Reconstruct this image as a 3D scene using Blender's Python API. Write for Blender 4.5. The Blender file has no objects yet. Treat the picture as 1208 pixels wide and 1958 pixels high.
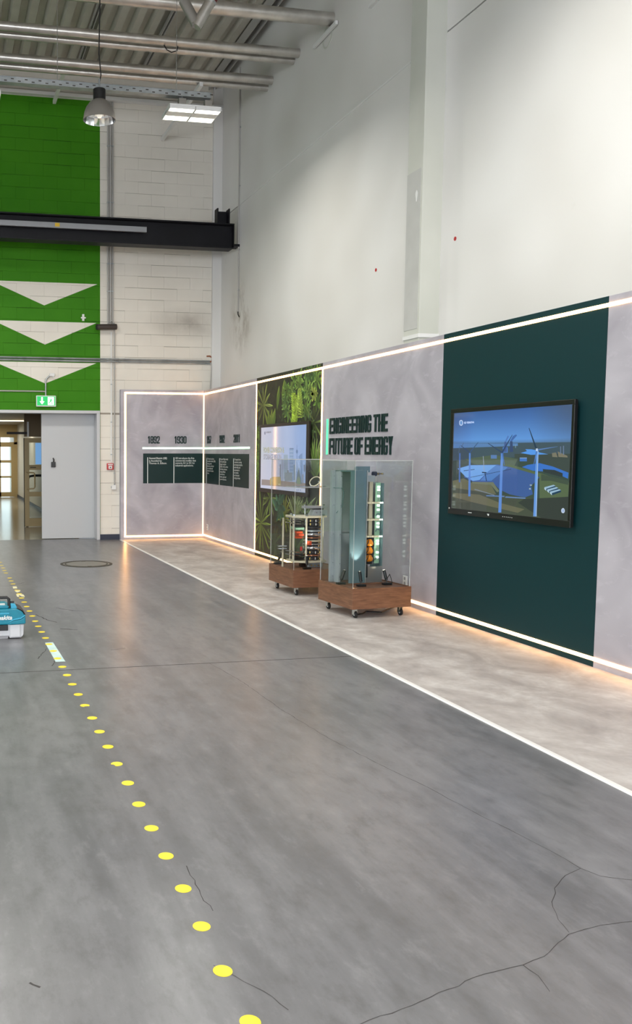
import bpy, bmesh, math, random
from mathutils import Vector, Matrix

# ------------------------------------------------------------------ camera, world, exposure
scene = bpy.context.scene
COL = scene.collection
cam_data = bpy.data.cameras.new('camera')
cam = bpy.data.objects.new('camera', cam_data)
COL.objects.link(cam)
cam_data.sensor_fit = 'HORIZONTAL'
cam_data.sensor_width = 36.0
cam_data.lens = 1667.9 / 1208.0 * 36.0
cam_data.shift_x = (604.0 - 216.85) / 1208.0
cam_data.shift_y = (994.2 - 979.0) / 1208.0
cam_data.clip_end = 200.0
YAW, PITCH = 0.1923, 0.0780
cam.location = (0.0, 0.0, 1.65)
cam.rotation_euler = (math.pi / 2 - PITCH, 0.0, -YAW)
scene.camera = cam

world = bpy.data.worlds.new('world')
scene.world = world
world.use_nodes = True
world.node_tree.nodes['Background'].inputs[0].default_value = (0.75, 0.82, 0.9, 1)
world.node_tree.nodes['Background'].inputs[1].default_value = 0.6

vs = scene.view_settings
vs.view_transform = 'Standard'
vs.look = 'None'
vs.gamma = 1.0
vs.use_curve_mapping = False
vs.exposure = 0.0
REAR_FILL_L, LEFT_FILL_L = 8.2, 2.4   # brightness of the added, unseen fill windows behind and left of the camera
cy = scene.cycles
cy.max_bounces = 5
cy.diffuse_bounces = 3
cy.glossy_bounces = 3
cy.transmission_bounces = 4
cy.transparent_max_bounces = 16
cy.use_adaptive_sampling = True
cy.adaptive_threshold = 0.045
cy.caustics_reflective = False
cy.caustics_refractive = False

LAMP_W = 30.0          # watts of each LED high bay in the hall
R = random.Random(7)

# ------------------------------------------------------------------ helpers
def lin(c):
    out = []
    for v in c[:3]:
        v = v / 255.0
        out.append(v / 12.92 if v <= 0.04045 else ((v + 0.055) / 1.055) ** 2.4)
    return (out[0], out[1], out[2], 1.0)

WORLD_AT = {}
def wat(o):
    return WORLD_AT.get(o.name, Vector((0, 0, 0)))

class MB:
    """collects geometry, builds one mesh object"""
    def __init__(s):
        s.v = []; s.f = []; s.m = []; s.c = []
    def add(s, verts, faces, mi=0, col=None):
        b = len(s.v)
        s.v += [Vector(p) for p in verts]
        s.f += [tuple(b + i for i in f) for f in faces]
        s.m += [mi] * len(faces)
        s.c += [col or (1, 1, 1, 1)] * len(verts)
        return s
    def box(s, x0, x1, y0, y1, z0, z1, mi=0):
        p = [(x0, y0, z0), (x1, y0, z0), (x1, y1, z0), (x0, y1, z0), (x0, y0, z1), (x1, y0, z1), (x1, y1, z1), (x0, y1, z1)]
        return s.add(p, [(0, 3, 2, 1), (4, 5, 6, 7), (0, 1, 5, 4), (1, 2, 6, 5), (2, 3, 7, 6), (3, 0, 4, 7)], mi)
    def cyl(s, p0, p1, r0, r1=None, n=12, mi=0, caps=True):
        r1 = r0 if r1 is None else r1
        p0 = Vector(p0); p1 = Vector(p1); d = (p1 - p0).normalized()
        a = d.orthogonal().normalized(); b = d.cross(a)
        vs_ = []
        for k in range(n):
            t = 2 * math.pi * k / n
            e = a * math.cos(t) + b * math.sin(t)
            vs_.append(p0 + e * r0); vs_.append(p1 + e * r1)
        fs = [(2 * k, 2 * ((k + 1) % n), 2 * ((k + 1) % n) + 1, 2 * k + 1) for k in range(n)]
        if caps:
            fs.append(tuple(2 * k for k in reversed(range(n)))); fs.append(tuple(2 * k + 1 for k in range(n)))
        return s.add(vs_, fs, mi)
    def tube(s, pts, r, n=8, mi=0):
        pts = [Vector(p) for p in pts]; rings = []
        ref = None
        for i, p in enumerate(pts):
            d = (pts[min(i + 1, len(pts) - 1)] - pts[max(i - 1, 0)]).normalized()
            a = d.orthogonal().normalized() if ref is None else (ref - d * ref.dot(d)).normalized()
            ref = a; b = d.cross(a)
            rings.append([p + (a * math.cos(2 * math.pi * k / n) + b * math.sin(2 * math.pi * k / n)) * r for k in range(n)])
        vs_ = [q for ring in rings for q in ring]; fs = []
        for i in range(len(pts) - 1):
            for k in range(n):
                fs.append((i * n + k, i * n + (k + 1) % n, (i + 1) * n + (k + 1) % n, (i + 1) * n + k))
        fs.append(tuple(reversed(range(n)))); fs.append(tuple((len(pts) - 1) * n + k for k in range(n)))
        return s.add(vs_, fs, mi)
    def lathe(s, prof, n=24, mi=0, c=(0, 0, 0)):
        vs_ = []; fs = []
        for k in range(n):
            t = 2 * math.pi * k / n
            for r, z in prof:
                vs_.append((c[0] + r * math.cos(t), c[1] + r * math.sin(t), c[2] + z))
        m = len(prof)
        for k in range(n):
            for i in range(m - 1):
                a = k * m + i; b = ((k + 1) % n) * m + i
                fs.append((a, b, b + 1, a + 1))
        return s.add(vs_, fs, mi)
    def prism(s, poly, fr, d0, d1, mi=0):
        """poly in 2D, fr(u, v, d) -> 3D"""
        n = len(poly)
        vs_ = [fr(u, v, d0) for u, v in poly] + [fr(u, v, d1) for u, v in poly]
        fs = [tuple(reversed(range(n))), tuple(range(n, 2 * n))] + [(k, (k + 1) % n, n + (k + 1) % n, n + k) for k in range(n)]
        return s.add(vs_, fs, mi)
    def build(s, name, mats, parent=None, smooth=False, bevel=0.0, local=False, origin=None, recalc=True):
        me = bpy.data.meshes.new(name)
        if parent is not None:
            org = Vector((0, 0, 0)) if local else wat(parent)
        elif origin is not None:
            org = Vector(origin)
        else:
            lo = [min(p[i] for p in s.v) for i in range(3)]; hi = [max(p[i] for p in s.v) for i in range(3)]
            org = Vector(((lo[0] + hi[0]) / 2, (lo[1] + hi[1]) / 2, lo[2]))
        me.from_pydata([tuple(p - org) for p in s.v], [], s.f)
        mats = mats if isinstance(mats, (list, tuple)) else [mats]
        for m in mats: me.materials.append(m)
        for p, mi in zip(me.polygons, s.m): p.material_index = mi
        if any(c != (1, 1, 1, 1) for c in s.c):
            a = me.color_attributes.new('Col', 'FLOAT_COLOR', 'POINT')
            for i, c in enumerate(s.c): a.data[i].color = c
        if recalc:
            bm = bmesh.new(); bm.from_mesh(me); bmesh.ops.recalc_face_normals(bm, faces=bm.faces); bm.to_mesh(me); bm.free()
        if smooth:
            for p in me.polygons: p.use_smooth = True
            try: me.set_sharp_from_angle(angle=math.radians(40))
            except Exception: pass
        me.update()
        o = bpy.data.objects.new(name, me); COL.objects.link(o)
        if parent is not None:
            o.parent = parent; WORLD_AT[o.name] = wat(parent) if not local else wat(parent)
        else:
            o.location = org; WORLD_AT[o.name] = org.copy()
        if bevel:
            b = o.modifiers.new('bevel', 'BEVEL'); b.width = bevel; b.segments = 2; b.limit_method = 'ANGLE'
        return o

def tag(o, label, cat, group=None):
    o['label'] = label; o['category'] = cat
    if group: o['group'] = group
    return o
def struct(o, label=None):
    o['kind'] = 'structure'
    if label: o['label'] = label
    return o
def thing(name, label, cat, loc, rz=0.0, group=None):
    o = bpy.data.objects.new(name, None); COL.objects.link(o)
    o.empty_display_size = 0.1
    o.location = loc; o.rotation_euler = (0, 0, rz)
    WORLD_AT[o.name] = Vector(loc)
    return tag(o, label, cat, group)
def copy_tree(o, parent=None):
    c = o.copy(); COL.objects.link(c); c.parent = parent
    for ch in list(o.children): copy_tree(ch, c)
    return c

# frames: on the side display wall (faces -X) u runs towards the camera, v is height; on the back wall u = X
SX = 4.861            # face of the side display panels
SYB = 15.98           # face of the back display panels
def side(y0, x=SX):
    return lambda u, v, d: (x - d, y0 - u, v)
def back(x0, y=SYB):
    return lambda u, v, d: (x0 + u, y - d, v)

# ------------------------------------------------------------------ materials
def mat(name, col, rough=0.5, metal=0.0, spec=0.5, emit=None, estr=0.0, coat=0.0):
    m = bpy.data.materials.new(name); m.use_nodes = True
    b = m.node_tree.nodes['Principled BSDF']
    b.inputs['Base Color'].default_value = lin(col)
    b.inputs['Roughness'].default_value = rough
    b.inputs['Metallic'].default_value = metal
    b.inputs['Specular IOR Level'].default_value = spec
    b.inputs['Coat Weight'].default_value = coat
    if emit:
        b.inputs['Emission Color'].default_value = lin(emit); b.inputs['Emission Strength'].default_value = estr
    return m
class NT:
    """small wrapper for node building"""
    def __init__(s, m):
        s.t = m.node_tree; s.b = s.t.nodes['Principled BSDF']
    def n(s, typ, **kw):
        o = s.t.nodes.new(typ)
        for k, v in kw.items(): setattr(o, k, v)
        return o
    def l(s, a, b): s.t.links.new(a, b)
    def pos(s): return s.n('ShaderNodeNewGeometry').outputs['Position']
    def obj(s): return s.n('ShaderNodeTexCoord').outputs['Object']
    def noise(s, vec, scale, detail=4, rough=0.55, stretch=None, dist=0.0):
        if stretch:
            mp = s.n('ShaderNodeMapping'); s.l(vec, mp.inputs['Vector']); mp.inputs['Scale'].default_value = stretch; vec = mp.outputs[0]
        o = s.n('ShaderNodeTexNoise'); s.l(vec, o.inputs['Vector'])
        o.inputs['Scale'].default_value = scale; o.inputs['Detail'].default_value = detail
        o.inputs['Roughness'].default_value = rough; o.inputs['Distortion'].default_value = dist
        return o.outputs['Fac']
    def ramp(s, fac, stops):
        r = s.n('ShaderNodeValToRGB'); s.l(fac, r.inputs[0])
        e = r.color_ramp.elements
        while len(e) > 1: e.remove(e[-1])
        e[0].position = stops[0][0]; e[0].color = stops[0][1]
        for p, c in stops[1:]:
            k = e.new(p); k.color = c
        return r.outputs[0]
    def mix(s, fac, a, b, mode='MIX'):
        m = s.n('ShaderNodeMix', data_type='RGBA', blend_type=mode)
        for i, x in ((0, fac), (6, a), (7, b)):
            if hasattr(x, 'links'): s.l(x, m.inputs[i])
            else: m.inputs[i].default_value = x
        return m.outputs[2]
    def math(s, op, a, b=0.0):
        m = s.n('ShaderNodeMath', operation=op)
        for i, x in ((0, a), (1, b)):
            if hasattr(x, 'links'): s.l(x, m.inputs[i])
            else: m.inputs[i].default_value = x
        return m.outputs[0]
    def bump(s, h, strength=0.2, dist=0.01):
        b = s.n('ShaderNodeBump'); s.l(h, b.inputs['Height']); b.inputs['Strength'].default_value = strength; b.inputs['Distance'].default_value = dist
        s.l(b.outputs[0], s.b.inputs['Normal'])
    def color(s, c): s.l(c, s.b.inputs['Base Color'])
    def rough(s, c): s.l(c, s.b.inputs['Roughness'])
def g(v): return (v, v, v, 1)

def mottled(name, c0, c1, scale=2.0, rough=0.6, bump=0.1, bscale=12, detail=3, stretch=None, metal=0.0, spec=0.5):
    m = mat(name, c0, rough, metal, spec); t = NT(m); p = t.pos()
    f = t.noise(p, scale, detail, stretch=stretch)
    t.color(t.ramp(f, [(0.3, lin(c0)), (0.7, lin(c1))]))
    if bump >= 0.06: t.bump(t.noise(p, bscale, 2), bump, 0.01)
    return m

M = {}
# concrete hall floor: blotches, long wheel streaks, specks and scuffs
m = mat('concrete_floor', (150, 150, 150), 0.3); t = NT(m); p = t.pos()
big = t.noise(p, 0.55, 2, 0.6)
streak = t.noise(p, 1.0, 4, 0.65, stretch=(5.0, 0.45, 1.0), dist=0.3)
fine = t.noise(p, 6.0, 5, 0.72, stretch=(1.5, 0.7, 1.0))
spk = t.n('ShaderNodeTexVoronoi'); t.l(p, spk.inputs['Vector']); spk.inputs['Scale'].default_value = 9.0
base = t.ramp(big, [(0.3, lin((92, 93, 97))), (0.7, lin((112, 112, 114)))])
base = t.mix(t.ramp(streak, [(0.4, g(0)), (0.75, g(0.55))]), base, lin((134, 134, 138)))
base = t.mix(t.ramp(streak, [(0.15, g(0.3)), (0.45, g(0))]), base, lin((82, 82, 85)))
base = t.mix(t.ramp(fine, [(0.3, g(0.65)), (0.5, g(0.0))]), base, lin((84, 84, 85)))
base = t.mix(t.ramp(fine, [(0.54, g(0.0)), (0.74, g(0.6))]), base, lin((132, 132, 135)))
spot = t.math('MULTIPLY', t.ramp(spk.outputs['Distance'], [(0.0, g(1)), (0.03, g(0))]), t.ramp(t.noise(p, 1.7, 2), [(0.5, g(0)), (0.65, g(0.8))]))
base = t.mix(spot, base, lin((84, 82, 82)))
t.color(base)
m.node_tree.nodes['Principled BSDF'].inputs['Roughness'].default_value = 0.28
M['concrete'] = m
# light stone-look vinyl on the exhibition strip
m = mat('vinyl_stone', (214, 208, 202), 0.5); t = NT(m); p = t.pos()
f1 = t.noise(p, 2.6, 4, 0.66, stretch=(1.0, 0.8, 1.0), dist=0.5); f2 = t.noise(p, 9.0, 3, 0.7)
c = t.ramp(f1, [(0.3, lin((148, 142, 140))), (0.5, lin((178, 173, 170))), (0.68, lin((200, 197, 194)))])
c = t.mix(t.ramp(f2, [(0.3, g(0.45)), (0.6, g(0))]), c, lin((156, 148, 143)))
t.color(c); M['vinyl'] = m
# grey-lilac trowelled plaster finish of the display panels
m = mat('trowelled_plaster', (170, 165, 170), 0.55); t = NT(m); p = t.pos()
f1 = t.noise(p, 1.3, 2, 0.6, dist=1.2); f2 = t.noise(p, 4.0, 4, 0.65, stretch=(1, 1, 2.2), dist=1.5)
c = t.ramp(f1, [(0.3, lin((155, 151, 160))), (0.7, lin((184, 181, 189)))])
c = t.mix(t.ramp(f2, [(0.55, g(0)), (0.75, g(0.35))]), c, lin((204, 201, 210)))
t.color(c); t.bump(f2, 0.12, 0.006); M['plaster'] = m
# white painted precast wall, a few scuffs
m = mat('painted_concrete', (226, 224, 220), 0.6, spec=0.3); t = NT(m); p = t.pos()
f1 = t.noise(p, 0.7, 1, 0.6); f2 = t.noise(p, 3.0, 4, 0.7, stretch=(1, 1, 0.6))
c = t.ramp(f1, [(0.3, lin((216, 214, 209))), (0.7, lin((232, 231, 228)))])
c = t.mix(t.ramp(f2, [(0.68, g(0)), (0.8, g(0.18))]), c, lin((188, 180, 170)))
sp = t.n('ShaderNodeSeparateXYZ'); t.l(p, sp.inputs[0])      # grime around the end of the upright conduit near the corner
dy = t.math('MULTIPLY', t.math('SUBTRACT', sp.outputs[1], 14.9), 1.1); dz = t.math('SUBTRACT', sp.outputs[2], 4.0)
rr_ = t.math('SQRT', t.math('ADD', t.math('MULTIPLY', dy, dy), t.math('MULTIPLY', dz, dz)))
c = t.mix(t.math('MULTIPLY', t.ramp(rr_, [(0.0, g(1)), (0.75, g(0))]), t.ramp(f2, [(0.42, g(0)), (0.6, g(0.75))])), c, lin((126, 112, 92)))
t.color(c); M['wallpaint'] = m
M['pilaster'] = mottled('pilaster_paint', (196, 198, 188), (206, 207, 198), 1.2, 0.6, 0.04)
M['pilaster_patch'] = mottled('bare_render_patch', (186, 186, 182), (196, 196, 192), 3, 0.7, 0.05)
# painted block wall: white, with a green field and three white downward arrows painted on it
GX, GZ0, GZ1 = 2.885, 2.44, 7.98
def paint_material(name, white, green, soot=True):
    m = mat(name, white, 0.6, spec=0.2); t = NT(m); p = t.pos()
    sx = t.n('ShaderNodeSeparateXYZ'); t.l(p, sx.inputs[0]); X, Y, Z = sx.outputs
    field = t.math('MULTIPLY', t.math('LESS_THAN', X, GX), t.math('LESS_THAN', Z, GZ1))
    white_tri = None
    for top, hw, h, cx in ((4.725, 0.985, 0.415, 1.85), (4.02, 0.955, 0.415, 1.86), (3.285, 0.95, 0.385, 1.86)):
        a = t.math('LESS_THAN', Z, top)
        d = t.math('ABSOLUTE', t.math('SUBTRACT', X, cx))
        lim = t.math('ADD', top - h, t.math('MULTIPLY', d, h / hw))
        tri = t.math('MULTIPLY', a, t.math('GREATER_THAN', Z, lim))
        white_tri = tri if white_tri is None else t.math('MAXIMUM', white_tri, tri)
    gf = t.math('MULTIPLY', field, t.math('SUBTRACT', 1.0, white_tri))
    f = t.noise(p, 1.1, 3, 0.6)
    w = t.ramp(f, [(0.3, lin(tuple(v - 6 for v in white))), (0.7, lin(tuple(min(255, v + 4) for v in white)))])
    gr = t.ramp(f, [(0.3, lin(tuple(max(0, v - 6) for v in green))), (0.7, lin(tuple(v + 5 for v in green)))])
    c = t.mix(gf, w, gr)
    if soot:   # smoke stain on the blockwork right of the conduit
        dx = t.math('MULTIPLY', t.math('SUBTRACT', X, 4.55), 0.9); dz = t.math('MULTIPLY', t.math('SUBTRACT', Z, 4.05), 2.2)
        rr = t.math('SQRT', t.math('ADD', t.math('MULTIPLY', dx, dx), t.math('MULTIPLY', dz, dz)))
        st = t.math('MULTIPLY', t.ramp(rr, [(0.1, g(0.8)), (0.75, g(0))]), t.noise(p, 2.6, 3, 0.7))
        c = t.mix(st, c, lin((120, 112, 102)))
    t.color(c)
    return m
M['block'] = paint_material('painted_blockwork', (230, 225, 214), (58, 128, 9))
M['mortar'] = paint_material('painted_mortar', (158, 150, 138), (28, 66, 5), soot=False)
M['green_panel'] = mat('dark_green_panel', (10, 48, 52), 0.5, spec=0.25)
M['info_green'] = mat('dark_green_film', (12, 42, 42), 0.45, spec=0.3)
M['print_white'] = mat('white_lettering', (225, 230, 228), 0.5)
M['letter_green'] = mat('dark_green_letter', (16, 44, 44), 0.45, spec=0.3)
M['led_white'] = mat('led_warm_white', (255, 240, 215), 0.4, emit=(255, 184, 110), estr=13.0)
M['led_corner'] = mat('led_corner_warm', (255, 236, 205), 0.4, emit=(255, 226, 186), estr=1.5)
M['led_green'] = mat('led_green_white', (220, 255, 230), 0.4, emit=(190, 255, 200), estr=2.6)
M['led_mint'] = mat('led_mint', (90, 230, 165), 0.4, emit=(94, 240, 168), estr=0.9)
M['white_metal'] = mat('white_powder_coat', (232, 232, 230), 0.4)
M['white_plastic'] = mat('white_plastic', (226, 226, 224), 0.45)
M['grey_door'] = mat('grey_lacquer', (188, 190, 192), 0.45)
M['frame_grey'] = mat('light_grey_frame', (196, 197, 199), 0.45)
M['black'] = mat('black_plastic', (16, 16, 17), 0.4)
M['rubber'] = mat('black_rubber', (24, 24, 25), 0.7)
M['black_steel'] = mottled('black_painted_steel', (14, 14, 19), (20, 20, 26), 3, 0.5, 0.03, spec=0.25)
M['grey_rail'] = mat('grey_rail', (150, 152, 156), 0.45, 0.2)
M['galv'] = mottled('galvanised_steel', (150, 156, 158), (184, 188, 190), 6, 0.42, 0.03, metal=0.75)
M['alu'] = mottled('aluminium_cladding', (186, 182, 176), (212, 208, 202), 5, 0.32, 0.06, bscale=30, metal=0.85)
M['steel'] = mat('bright_steel', (200, 202, 204), 0.22, 1.0)
M['silver'] = mat('silver_paint', (190, 192, 194), 0.35, 0.6)
M['conduit'] = mat('grey_conduit', (178, 175, 170), 0.5)
M['cable'] = mat('black_cable', (26, 24, 24), 0.6)
M['rust'] = mat('orange_brown_cable', (150, 86, 54), 0.6)
M['roof'] = mottled('coated_roof_deck', (176, 172, 160), (198, 194, 182), 1.5, 0.55, 0.03)
M['lampgrey'] = mat('grey_lamp_shell', (150, 146, 140), 0.4, 0.5)
M['reflector'] = mat('faceted_reflector', (225, 225, 225), 0.14, 1.0)
M['bulb'] = mat('glass_bulb', (240, 240, 240), 0.2, emit=(255, 246, 226), estr=0.7)
M['led_bar'] = mat('led_bar', (255, 255, 245), 0.4, emit=(255, 252, 232), estr=7.0)
M['yellow'] = mottled('yellow_floor_film', (232, 204, 40), (246, 220, 62), 12, 0.4, 0.02)
M['pale_tape'] = mottled('pale_blue_tape', (176, 204, 204), (198, 220, 216), 8, 0.5, 0.02)
M['cream_tape'] = mat('worn_cream_tape', (214, 208, 168), 0.6)
M['iron'] = mottled('cast_iron', (50, 46, 38), (66, 62, 52), 14, 0.6, 0.03)
M['lid'] = mottled('lid_concrete', (112, 110, 104), (122, 120, 114), 4, 0.45, 0.04)
M['crack'] = mat('crack_dirt', (60, 58, 58), 0.8)
M['joint'] = mat('joint_filler', (66, 64, 63), 0.7)
M['edge'] = mat('white_edge_profile', (226, 226, 224), 0.35)
M['red'] = mat('red_plastic', (186, 32, 34), 0.4)
M['darkred'] = mat('dark_red_cap', (110, 22, 34), 0.4)
M['navy'] = mat('navy_skirting', (40, 48, 66), 0.5)
M['exit_green'] = mat('exit_sign_green', (0, 150, 70), 0.4, emit=(20, 190, 96), estr=0.8)
M['exit_white'] = mat('exit_sign_white', (240, 255, 240), 0.4, emit=(225, 255, 230), estr=1.1)
M['beige'] = mat('beige_door_paint', (190, 168, 120), 0.4)
M['corridor_wall'] = mat('corridor_wall_paint', (206, 202, 190), 0.6)
M['corridor_dark'] = mat('corridor_brown_wall', (120, 102, 74), 0.6)
M['corridor_ceiling'] = mat('corridor_ceiling', (150, 136, 108), 0.6)
m = mat('corridor_linoleum', (150, 146, 132), 0.16); t = NT(m); t.color(t.ramp(t.noise(t.pos(), 2.0, 5), [(0.3, lin((134, 130, 116))), (0.7, lin((160, 156, 142)))])); M['lino'] = m
M['daylight'] = mat('daylight_window', (230, 240, 245), 0.5, emit=(226, 242, 250), estr=2.2)
M['rear_fill'] = mat('rear_fill_glow', (230, 240, 245), 0.5, emit=(244, 248, 255), estr=REAR_FILL_L)  # emission of the added panes that brighten the end wall
M['left_fill'] = mat('left_fill_glow', (230, 240, 245), 0.5, emit=(244, 248, 255), estr=LEFT_FILL_L)  # emission of the added panes that brighten the side wall
M['strip_lamp'] = mat('strip_lamp_diffuser', (255, 245, 215), 0.5, emit=(255, 238, 196), estr=2.6)
M['poster'] = mat('pale_blue_poster', (150, 196, 240), 0.5, emit=(130, 180, 240), estr=0.7)  # glow added to brighten the poster, which is no light source
M['teal'] = mottled('teal_plastic', (4, 116, 138), (10, 126, 148), 20, 0.38, 0.02)
M['teal_light'] = mat('light_teal_plastic', (60, 160, 192), 0.35)
M['tank'] = mat('pale_grey_plastic', (202, 204, 208), 0.4)
M['tank2'] = mat('mid_grey_plastic', (150, 150, 154), 0.5)
# walnut-look laminate
m = mat('walnut_laminate', (112, 76, 56), 0.45); t = NT(m); p = t.pos()
f = t.noise(p, 3.0, 4, 0.65, stretch=(2.2, 2.2, 26.0), dist=0.6)
t.color(t.ramp(f, [(0.25, lin((88, 58, 42))), (0.5, lin((116, 80, 59))), (0.75, lin((138, 98, 74)))])); M['walnut'] = m
# clear acrylic and glass: transparent with Fresnel reflection
def clear(name, tint, rough=0.02, refl=1.0, f0=0.03):
    m = bpy.data.materials.new(name); m.use_nodes = True; nt = m.node_tree; nt.nodes.clear()
    o = nt.nodes.new('ShaderNodeOutputMaterial'); mx = nt.nodes.new('ShaderNodeMixShader')
    tr = nt.nodes.new('ShaderNodeBsdfTransparent'); tr.inputs[0].default_value = tint
    gl = nt.nodes.new('ShaderNodeBsdfGlossy'); gl.inputs['Roughness'].default_value = rough; gl.inputs[0].default_value = (refl, refl, refl, 1)
    lw = nt.nodes.new('ShaderNodeLayerWeight'); lw.inputs[0].default_value = 0.5
    pw = nt.nodes.new('ShaderNodeMath'); pw.operation = 'POWER'; pw.inputs[1].default_value = 4.0
    ma = nt.nodes.new('ShaderNodeMath'); ma.operation = 'MULTIPLY_ADD'; ma.inputs[1].default_value = 0.55; ma.inputs[2].default_value = f0
    nt.links.new(lw.outputs['Facing'], pw.inputs[0]); nt.links.new(pw.outputs[0], ma.inputs[0]); nt.links.new(ma.outputs[0], mx.inputs[0])
    fr = ma; nt.links.new(tr.outputs[0], mx.inputs[1]); nt.links.new(gl.outputs[0], mx.inputs[2])
    nt.links.new(mx.outputs[0], o.inputs[0]); return m
M['acrylic'] = clear('clear_acrylic', (0.955, 0.965, 0.965, 1), f0=0.025)
M['acrylic_edge'] = mat('acrylic_edge', (196, 198, 196), 0.25)
M['glass'] = clear('window_glass', (0.9, 0.93, 0.92, 1))
M['smoke_glass'] = clear('dim_door_glass', (0.75, 0.76, 0.74, 1))
# printed / displayed pictures: colour comes from the mesh's own colour attribute
def picture(name, rough, emit=0.0, spec=0.5):
    m = mat(name, (0, 0, 0), rough, spec=spec); t = NT(m); a = t.n('ShaderNodeAttribute'); a.attribute_name = 'Col'
    if emit:
        t.l(a.outputs['Color'], t.b.inputs['Emission Color']); t.b.inputs['Emission Strength'].default_value = emit
    else: t.color(a.outputs['Color'])
    return m
M['mural'] = picture('foliage_print', 0.55)
M['screen'] = picture('display_screen', 0.06, emit=1.0)
M['teal_steel'] = mottled('blue_grey_coated_steel', (84, 108, 114), (98, 122, 126), 3, 0.4, 0.02, metal=0.0)
M['zinc'] = mottled('zinc_plate', (150, 160, 164), (168, 176, 180), 4, 0.4, 0.02, metal=0.15)
M['brushed'] = mat('brushed_plate', (176, 178, 176), 0.3, 0.8)
M['orange'] = mat('orange_winding', (226, 138, 20), 0.4)
M['redorange'] = mat('red_orange_part', (214, 84, 46), 0.4)
M['ivory'] = mat('ivory_insulator', (222, 214, 186), 0.4)
M['brass'] = mat('brass', (206, 176, 96), 0.25, 1.0)
M['copper'] = mat('copper', (196, 130, 92), 0.3, 0.9)
M['greencard'] = mat('pale_green_card', (150, 190, 160), 0.5)
M['led_node'] = mat('white_led_node', (245, 255, 250), 0.4, emit=(236, 255, 246), estr=1.6)
M['lens'] = mat('spot_lens', (255, 250, 230), 0.3, emit=(255, 244, 214), estr=6.0)

for k_ in ('screen', 'led_node', 'lens', 'led_bar', 'bulb', 'exit_green', 'exit_white', 'poster', 'strip_lamp', 'led_mint'):
    M[k_].cycles.emission_sampling = 'NONE'          # still seen and reflected, just not sampled as light sources

# ------------------------------------------------------------------ lamps of the hall
def spot_light(name, parent, loc, target, watts, size, col):
    ld = bpy.data.lights.new(name, 'SPOT'); ld.energy = watts; ld.spot_size = size; ld.spot_blend = 0.6; ld.shadow_soft_size = 0.01; ld.color = col
    o = bpy.data.objects.new(name, ld); COL.objects.link(o); o.parent = parent
    o.location = loc; o.rotation_euler = (Vector(target) - Vector(loc)).to_track_quat('-Z', 'Y').to_euler(); return o

def make_high_bay():
    root = thing('high_bay_light', '', 'ceiling light', (0, 0, 0))
    MB().box(-0.345, 0.345, -0.21, 0.21, 0.04, 0.06).build('housing', M['white_metal'], root, local=True, bevel=0.006)
    for sx in (-1, 1):                      # two reflector trays side by side, open below
        b = MB(); x0, x1 = (-0.342, -0.004) if sx < 0 else (0.004, 0.342)
        b.box(x0, x1, -0.208, -0.2, 0.0, 0.04).box(x0, x1, 0.2, 0.208, 0.0, 0.04).box(x0, x0 + 0.008, -0.2, 0.2, 0.0, 0.04).box(x1 - 0.008, x1, -0.2, 0.2, 0.0, 0.04)
        b.box(x0, x1, -0.08, 0.08, 0.008, 0.04)
        tr = b.build('reflector_tray', M['white_metal'], root, local=True)
        for sy in (-1, 1):
            y0, y1 = (-0.195, -0.085) if sy < 0 else (0.085, 0.195)
            MB().box(x0 + 0.02, x1 - 0.02, y0, y1, 0.004, 0.016).build('led_bar', M['led_bar'], tr, local=True)
        MB().box(x0 + 0.12, x1 - 0.12, -0.205, -0.13, 0.06, 0.135).build('driver_box', M['lampgrey'], root, local=True, bevel=0.006)
        MB().cyl(((x0 + x1) / 2, -0.17, 0.135), ((x0 + x1) / 2, -0.17, 0.15), 0.006, n=6).build('hanger', M['steel'], root, local=True)
    return root
bay = make_high_bay()
def bay_light(o, w):
    ld = bpy.data.lights.new('high_bay_glow', 'AREA'); ld.shape = 'RECTANGLE'; ld.size = 0.66; ld.size_y = 0.4
    ld.energy = w; ld.color = (1.0, 0.97, 0.91); ld.spread = math.radians(165)
    lo = bpy.data.objects.new('high_bay_glow', ld); COL.objects.link(lo); lo.parent = o; lo.location = (0, 0, -0.004)
first = True
for ix, bx in enumerate((3.25, 0.42, -2.85, -5.9, -8.95)):
    for iy, by in enumerate((11.37, 5.75, 0.1, -5.5)):
        o = bay if first else copy_tree(bay)
        o.location = (bx, by, 6.03); o['category'] = 'ceiling light'
        o['label'] = ('lit white LED high bay light hanging under the end of the cable tray' if first else
                      'white LED high bay light over the unseen hall, column %s row %s' % (('one', 'two', 'three', 'four', 'five')[ix], ('one', 'two', 'three', 'four')[iy]))
        o['group'] = 'LED high bay lights over the hall'
        first = False
        bay_light(o, LAMP_W * (1.85 if iy == 0 else 0.78))

# ------------------------------------------------------------------ the hall
WX = 5.19             # face of the precast side wall
WY = 16.10            # face of the block wall
RZ = 8.52             # underside of the roof deck
XL, YF = -12.0, -9.0
floor = struct(MB().box(XL, WX + 0.3, YF, WY + 0.25, -0.2, 0.0).build('floor', M['concrete']))
def ribbon(pts, w, z=0.0006, jit=0.0):
    b = MB(); P = [Vector((x, y, z)) for x, y in pts]; Q = []
    for a, c in zip(P, P[1:]):
        n = max(2, int((c - a).length / 0.035)) if jit else 1
        for k in range(n):
            q = a.lerp(c, k / n)
            if jit and k: q += Vector((R.uniform(-jit, jit), R.uniform(-jit, jit), 0))
            Q.append(q)
    Q.append(P[-1]); vs_ = []
    for i, q in enumerate(Q):
        d = (Q[min(i + 1, len(Q) - 1)] - Q[max(i - 1, 0)]).normalized(); n_ = Vector((-d.y, d.x, 0)) * (w / 2 * (R.uniform(0.5, 1.1) if jit else 1))
        vs_ += [q - n_, q + n_]
    return b.add(vs_, [(2 * i, 2 * i + 1, 2 * i + 3, 2 * i + 2) for i in range(len(Q) - 1)])
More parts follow.
